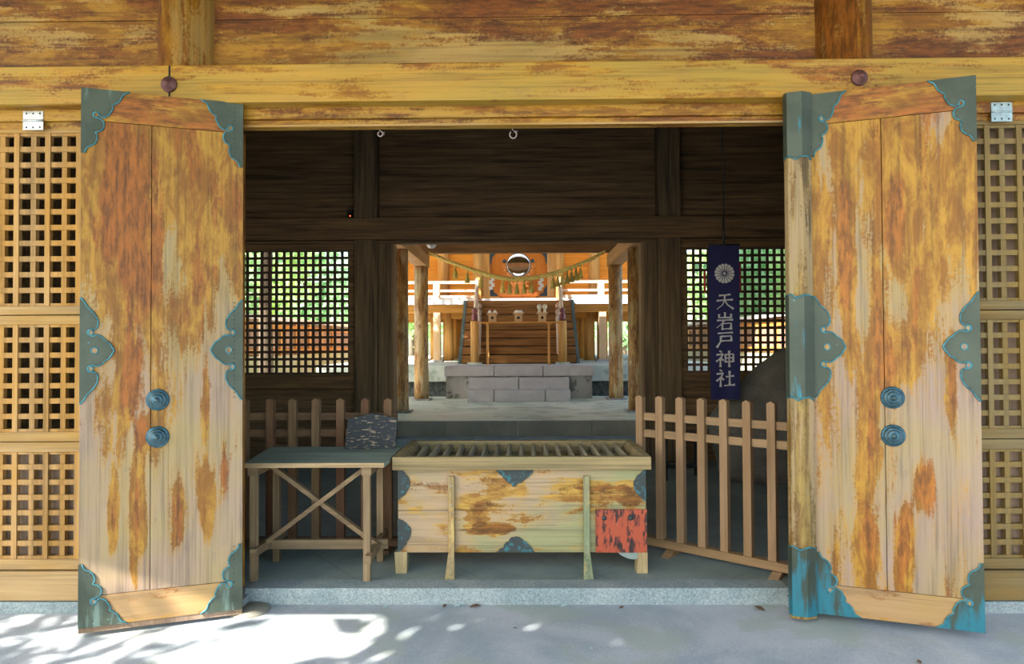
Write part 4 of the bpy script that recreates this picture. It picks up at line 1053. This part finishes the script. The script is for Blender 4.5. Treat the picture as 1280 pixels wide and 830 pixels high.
def trunk_mb(h):
    b = MB(); b.tube([(0,0,0),(.05,.03,h*.4),(-.05,0,h*.75),(0,.05,h*1.15)], [.14,.11,.09,.04], 10)
    for k in range(6):
        a = k*1.05+.3; z = h*(.7+.07*k); b.tube([(0,0,z),(math.cos(a)*.5,math.sin(a)*.5,z+.4),(math.cos(a)*1.0,math.sin(a)*1.0,z+.9)], [.05,.03,.012], 6)
    return b
def tree(x, y, h, mesh, label, group, sc=1.0, z0=.22, rz=0):
    r = thing('leafy_tree', label, 'tree', (x,y,z0), group, rz=rz)
    obj('trunk', trunk_mb(h), M['bark'], r, local=True)
    o = bpy.data.objects.new('foliage', mesh); C.objects.link(o); o.parent = r; o.location = (0,0,h+.4); o.scale = (sc,sc,sc)
    return r
TR = []
for sx in (-1,1):
    for k,(x,y,h,m,sc_) in enumerate(((8.3,8.4,2.3,F1,1.05),(8.5,12.9,2.6,F2,1.15),(8.4,17.6,2.9,F1,1.2),(8.2,22.6,3.2,F2,1.2),(5.0,28.2,3.0,F1,1.25),(2.7,33.5,3.2,F2,1.2))):
        TR.append((sx*x, y+.5*sx, h, m if sx<0 else (F2 if m is F1 else F1), sc_, k*1.3+sx))
WH = ['nearest the gate','second along the fence','third along the fence','at the far end of the fence','behind the hall corner','straight behind the hall']
LB = ['leafy tree beyond the %s lattice window, %s' % (sd, q) for sd in ('left','right') for q in WH]
for (x,y,h,m,sc,a), lab in zip(TR, LB): tree(x,y,h,m,lab,'trees beyond the lattice windows',sc,rz=a)
tree(-4.3,7.6,4.6,F5,'added courtyard tree left of the covered way, shading the left railing','added shade tree',.75,rz=2)  # crown added out of view to block sun from the left veranda railing

# trees of the forecourt, whose leaves dapple the sunlight on the concrete
SUN = Vector((-.62,-.55,.75)).normalized()
tree(-7.7,-5.0,4.7,F4,'thin-leaved forecourt tree farthest left','forecourt trees',1.0,-.1,.4)
tree(-3.3,-4.9,5.1,F5,'leafy forecourt tree left of the viewer','forecourt trees',1.1,-.1,.4)
tree(.9,-8.4,6.0,F5,'dense forecourt tree behind the viewer','forecourt trees',1.2,-.15,2.1)

# ------------------------------------------------------------------ LIGHT
w = bpy.data.worlds.new('World'); bpy.context.scene.world = w; w.use_nodes = True
nt = w.node_tree; sky = nt.nodes.new('ShaderNodeTexSky'); sky.sky_type = 'NISHITA'; sky.sun_disc = False
sky.sun_elevation = math.radians(42); sky.sun_rotation = math.radians(225); sky.air_density = 1.2; sky.dust_density = 2.0
bg = nt.nodes['Background']; nt.links.new(sky.outputs[0], bg.inputs[0]); bg.inputs[1].default_value = .42
l = bpy.data.lights.new('sun', 'SUN'); l.energy = 15; l.angle = math.radians(.45); l.color = (1,.94,.84)
lo = bpy.data.objects.new('sun', l); C.objects.link(lo); lo.rotation_euler = SUN.to_track_quat('Z','Y').to_euler(); lo.location = (-8,-8,12)

# ------------------------------------------------------------------ CAMERA
cam = bpy.data.cameras.new('camera'); co_ = bpy.data.objects.new('camera', cam); C.objects.link(co_)
cam.sensor_width = 36; cam.lens = 850/1280*36; cam.clip_start = .05; cam.clip_end = 300
yaw, pitch, roll = math.radians(.70), math.radians(1.01), math.radians(.28)
co_.location = (.035,-4.0,1.5)
R_ = Matrix.Rotation(yaw,4,'Z') @ Matrix.Rotation(PI/2+pitch,4,'X') @ Matrix.Rotation(-roll,4,'Z')
co_.rotation_euler = R_.to_euler()
sc = bpy.context.scene; sc.camera = co_
sc.view_settings.view_transform = 'Standard'; sc.view_settings.look = 'None'; sc.view_settings.gamma = 1
sc.view_settings.use_curve_mapping = False
sc.view_settings.exposure = 0.72
sc.cycles.max_bounces = 10; sc.cycles.diffuse_bounces = 7; sc.cycles.glossy_bounces = 3; sc.cycles.sample_clamp_indirect = 6
sc.cycles.use_denoising = True
sc.cycles.caustics_reflective = False; sc.cycles.caustics_refractive = False
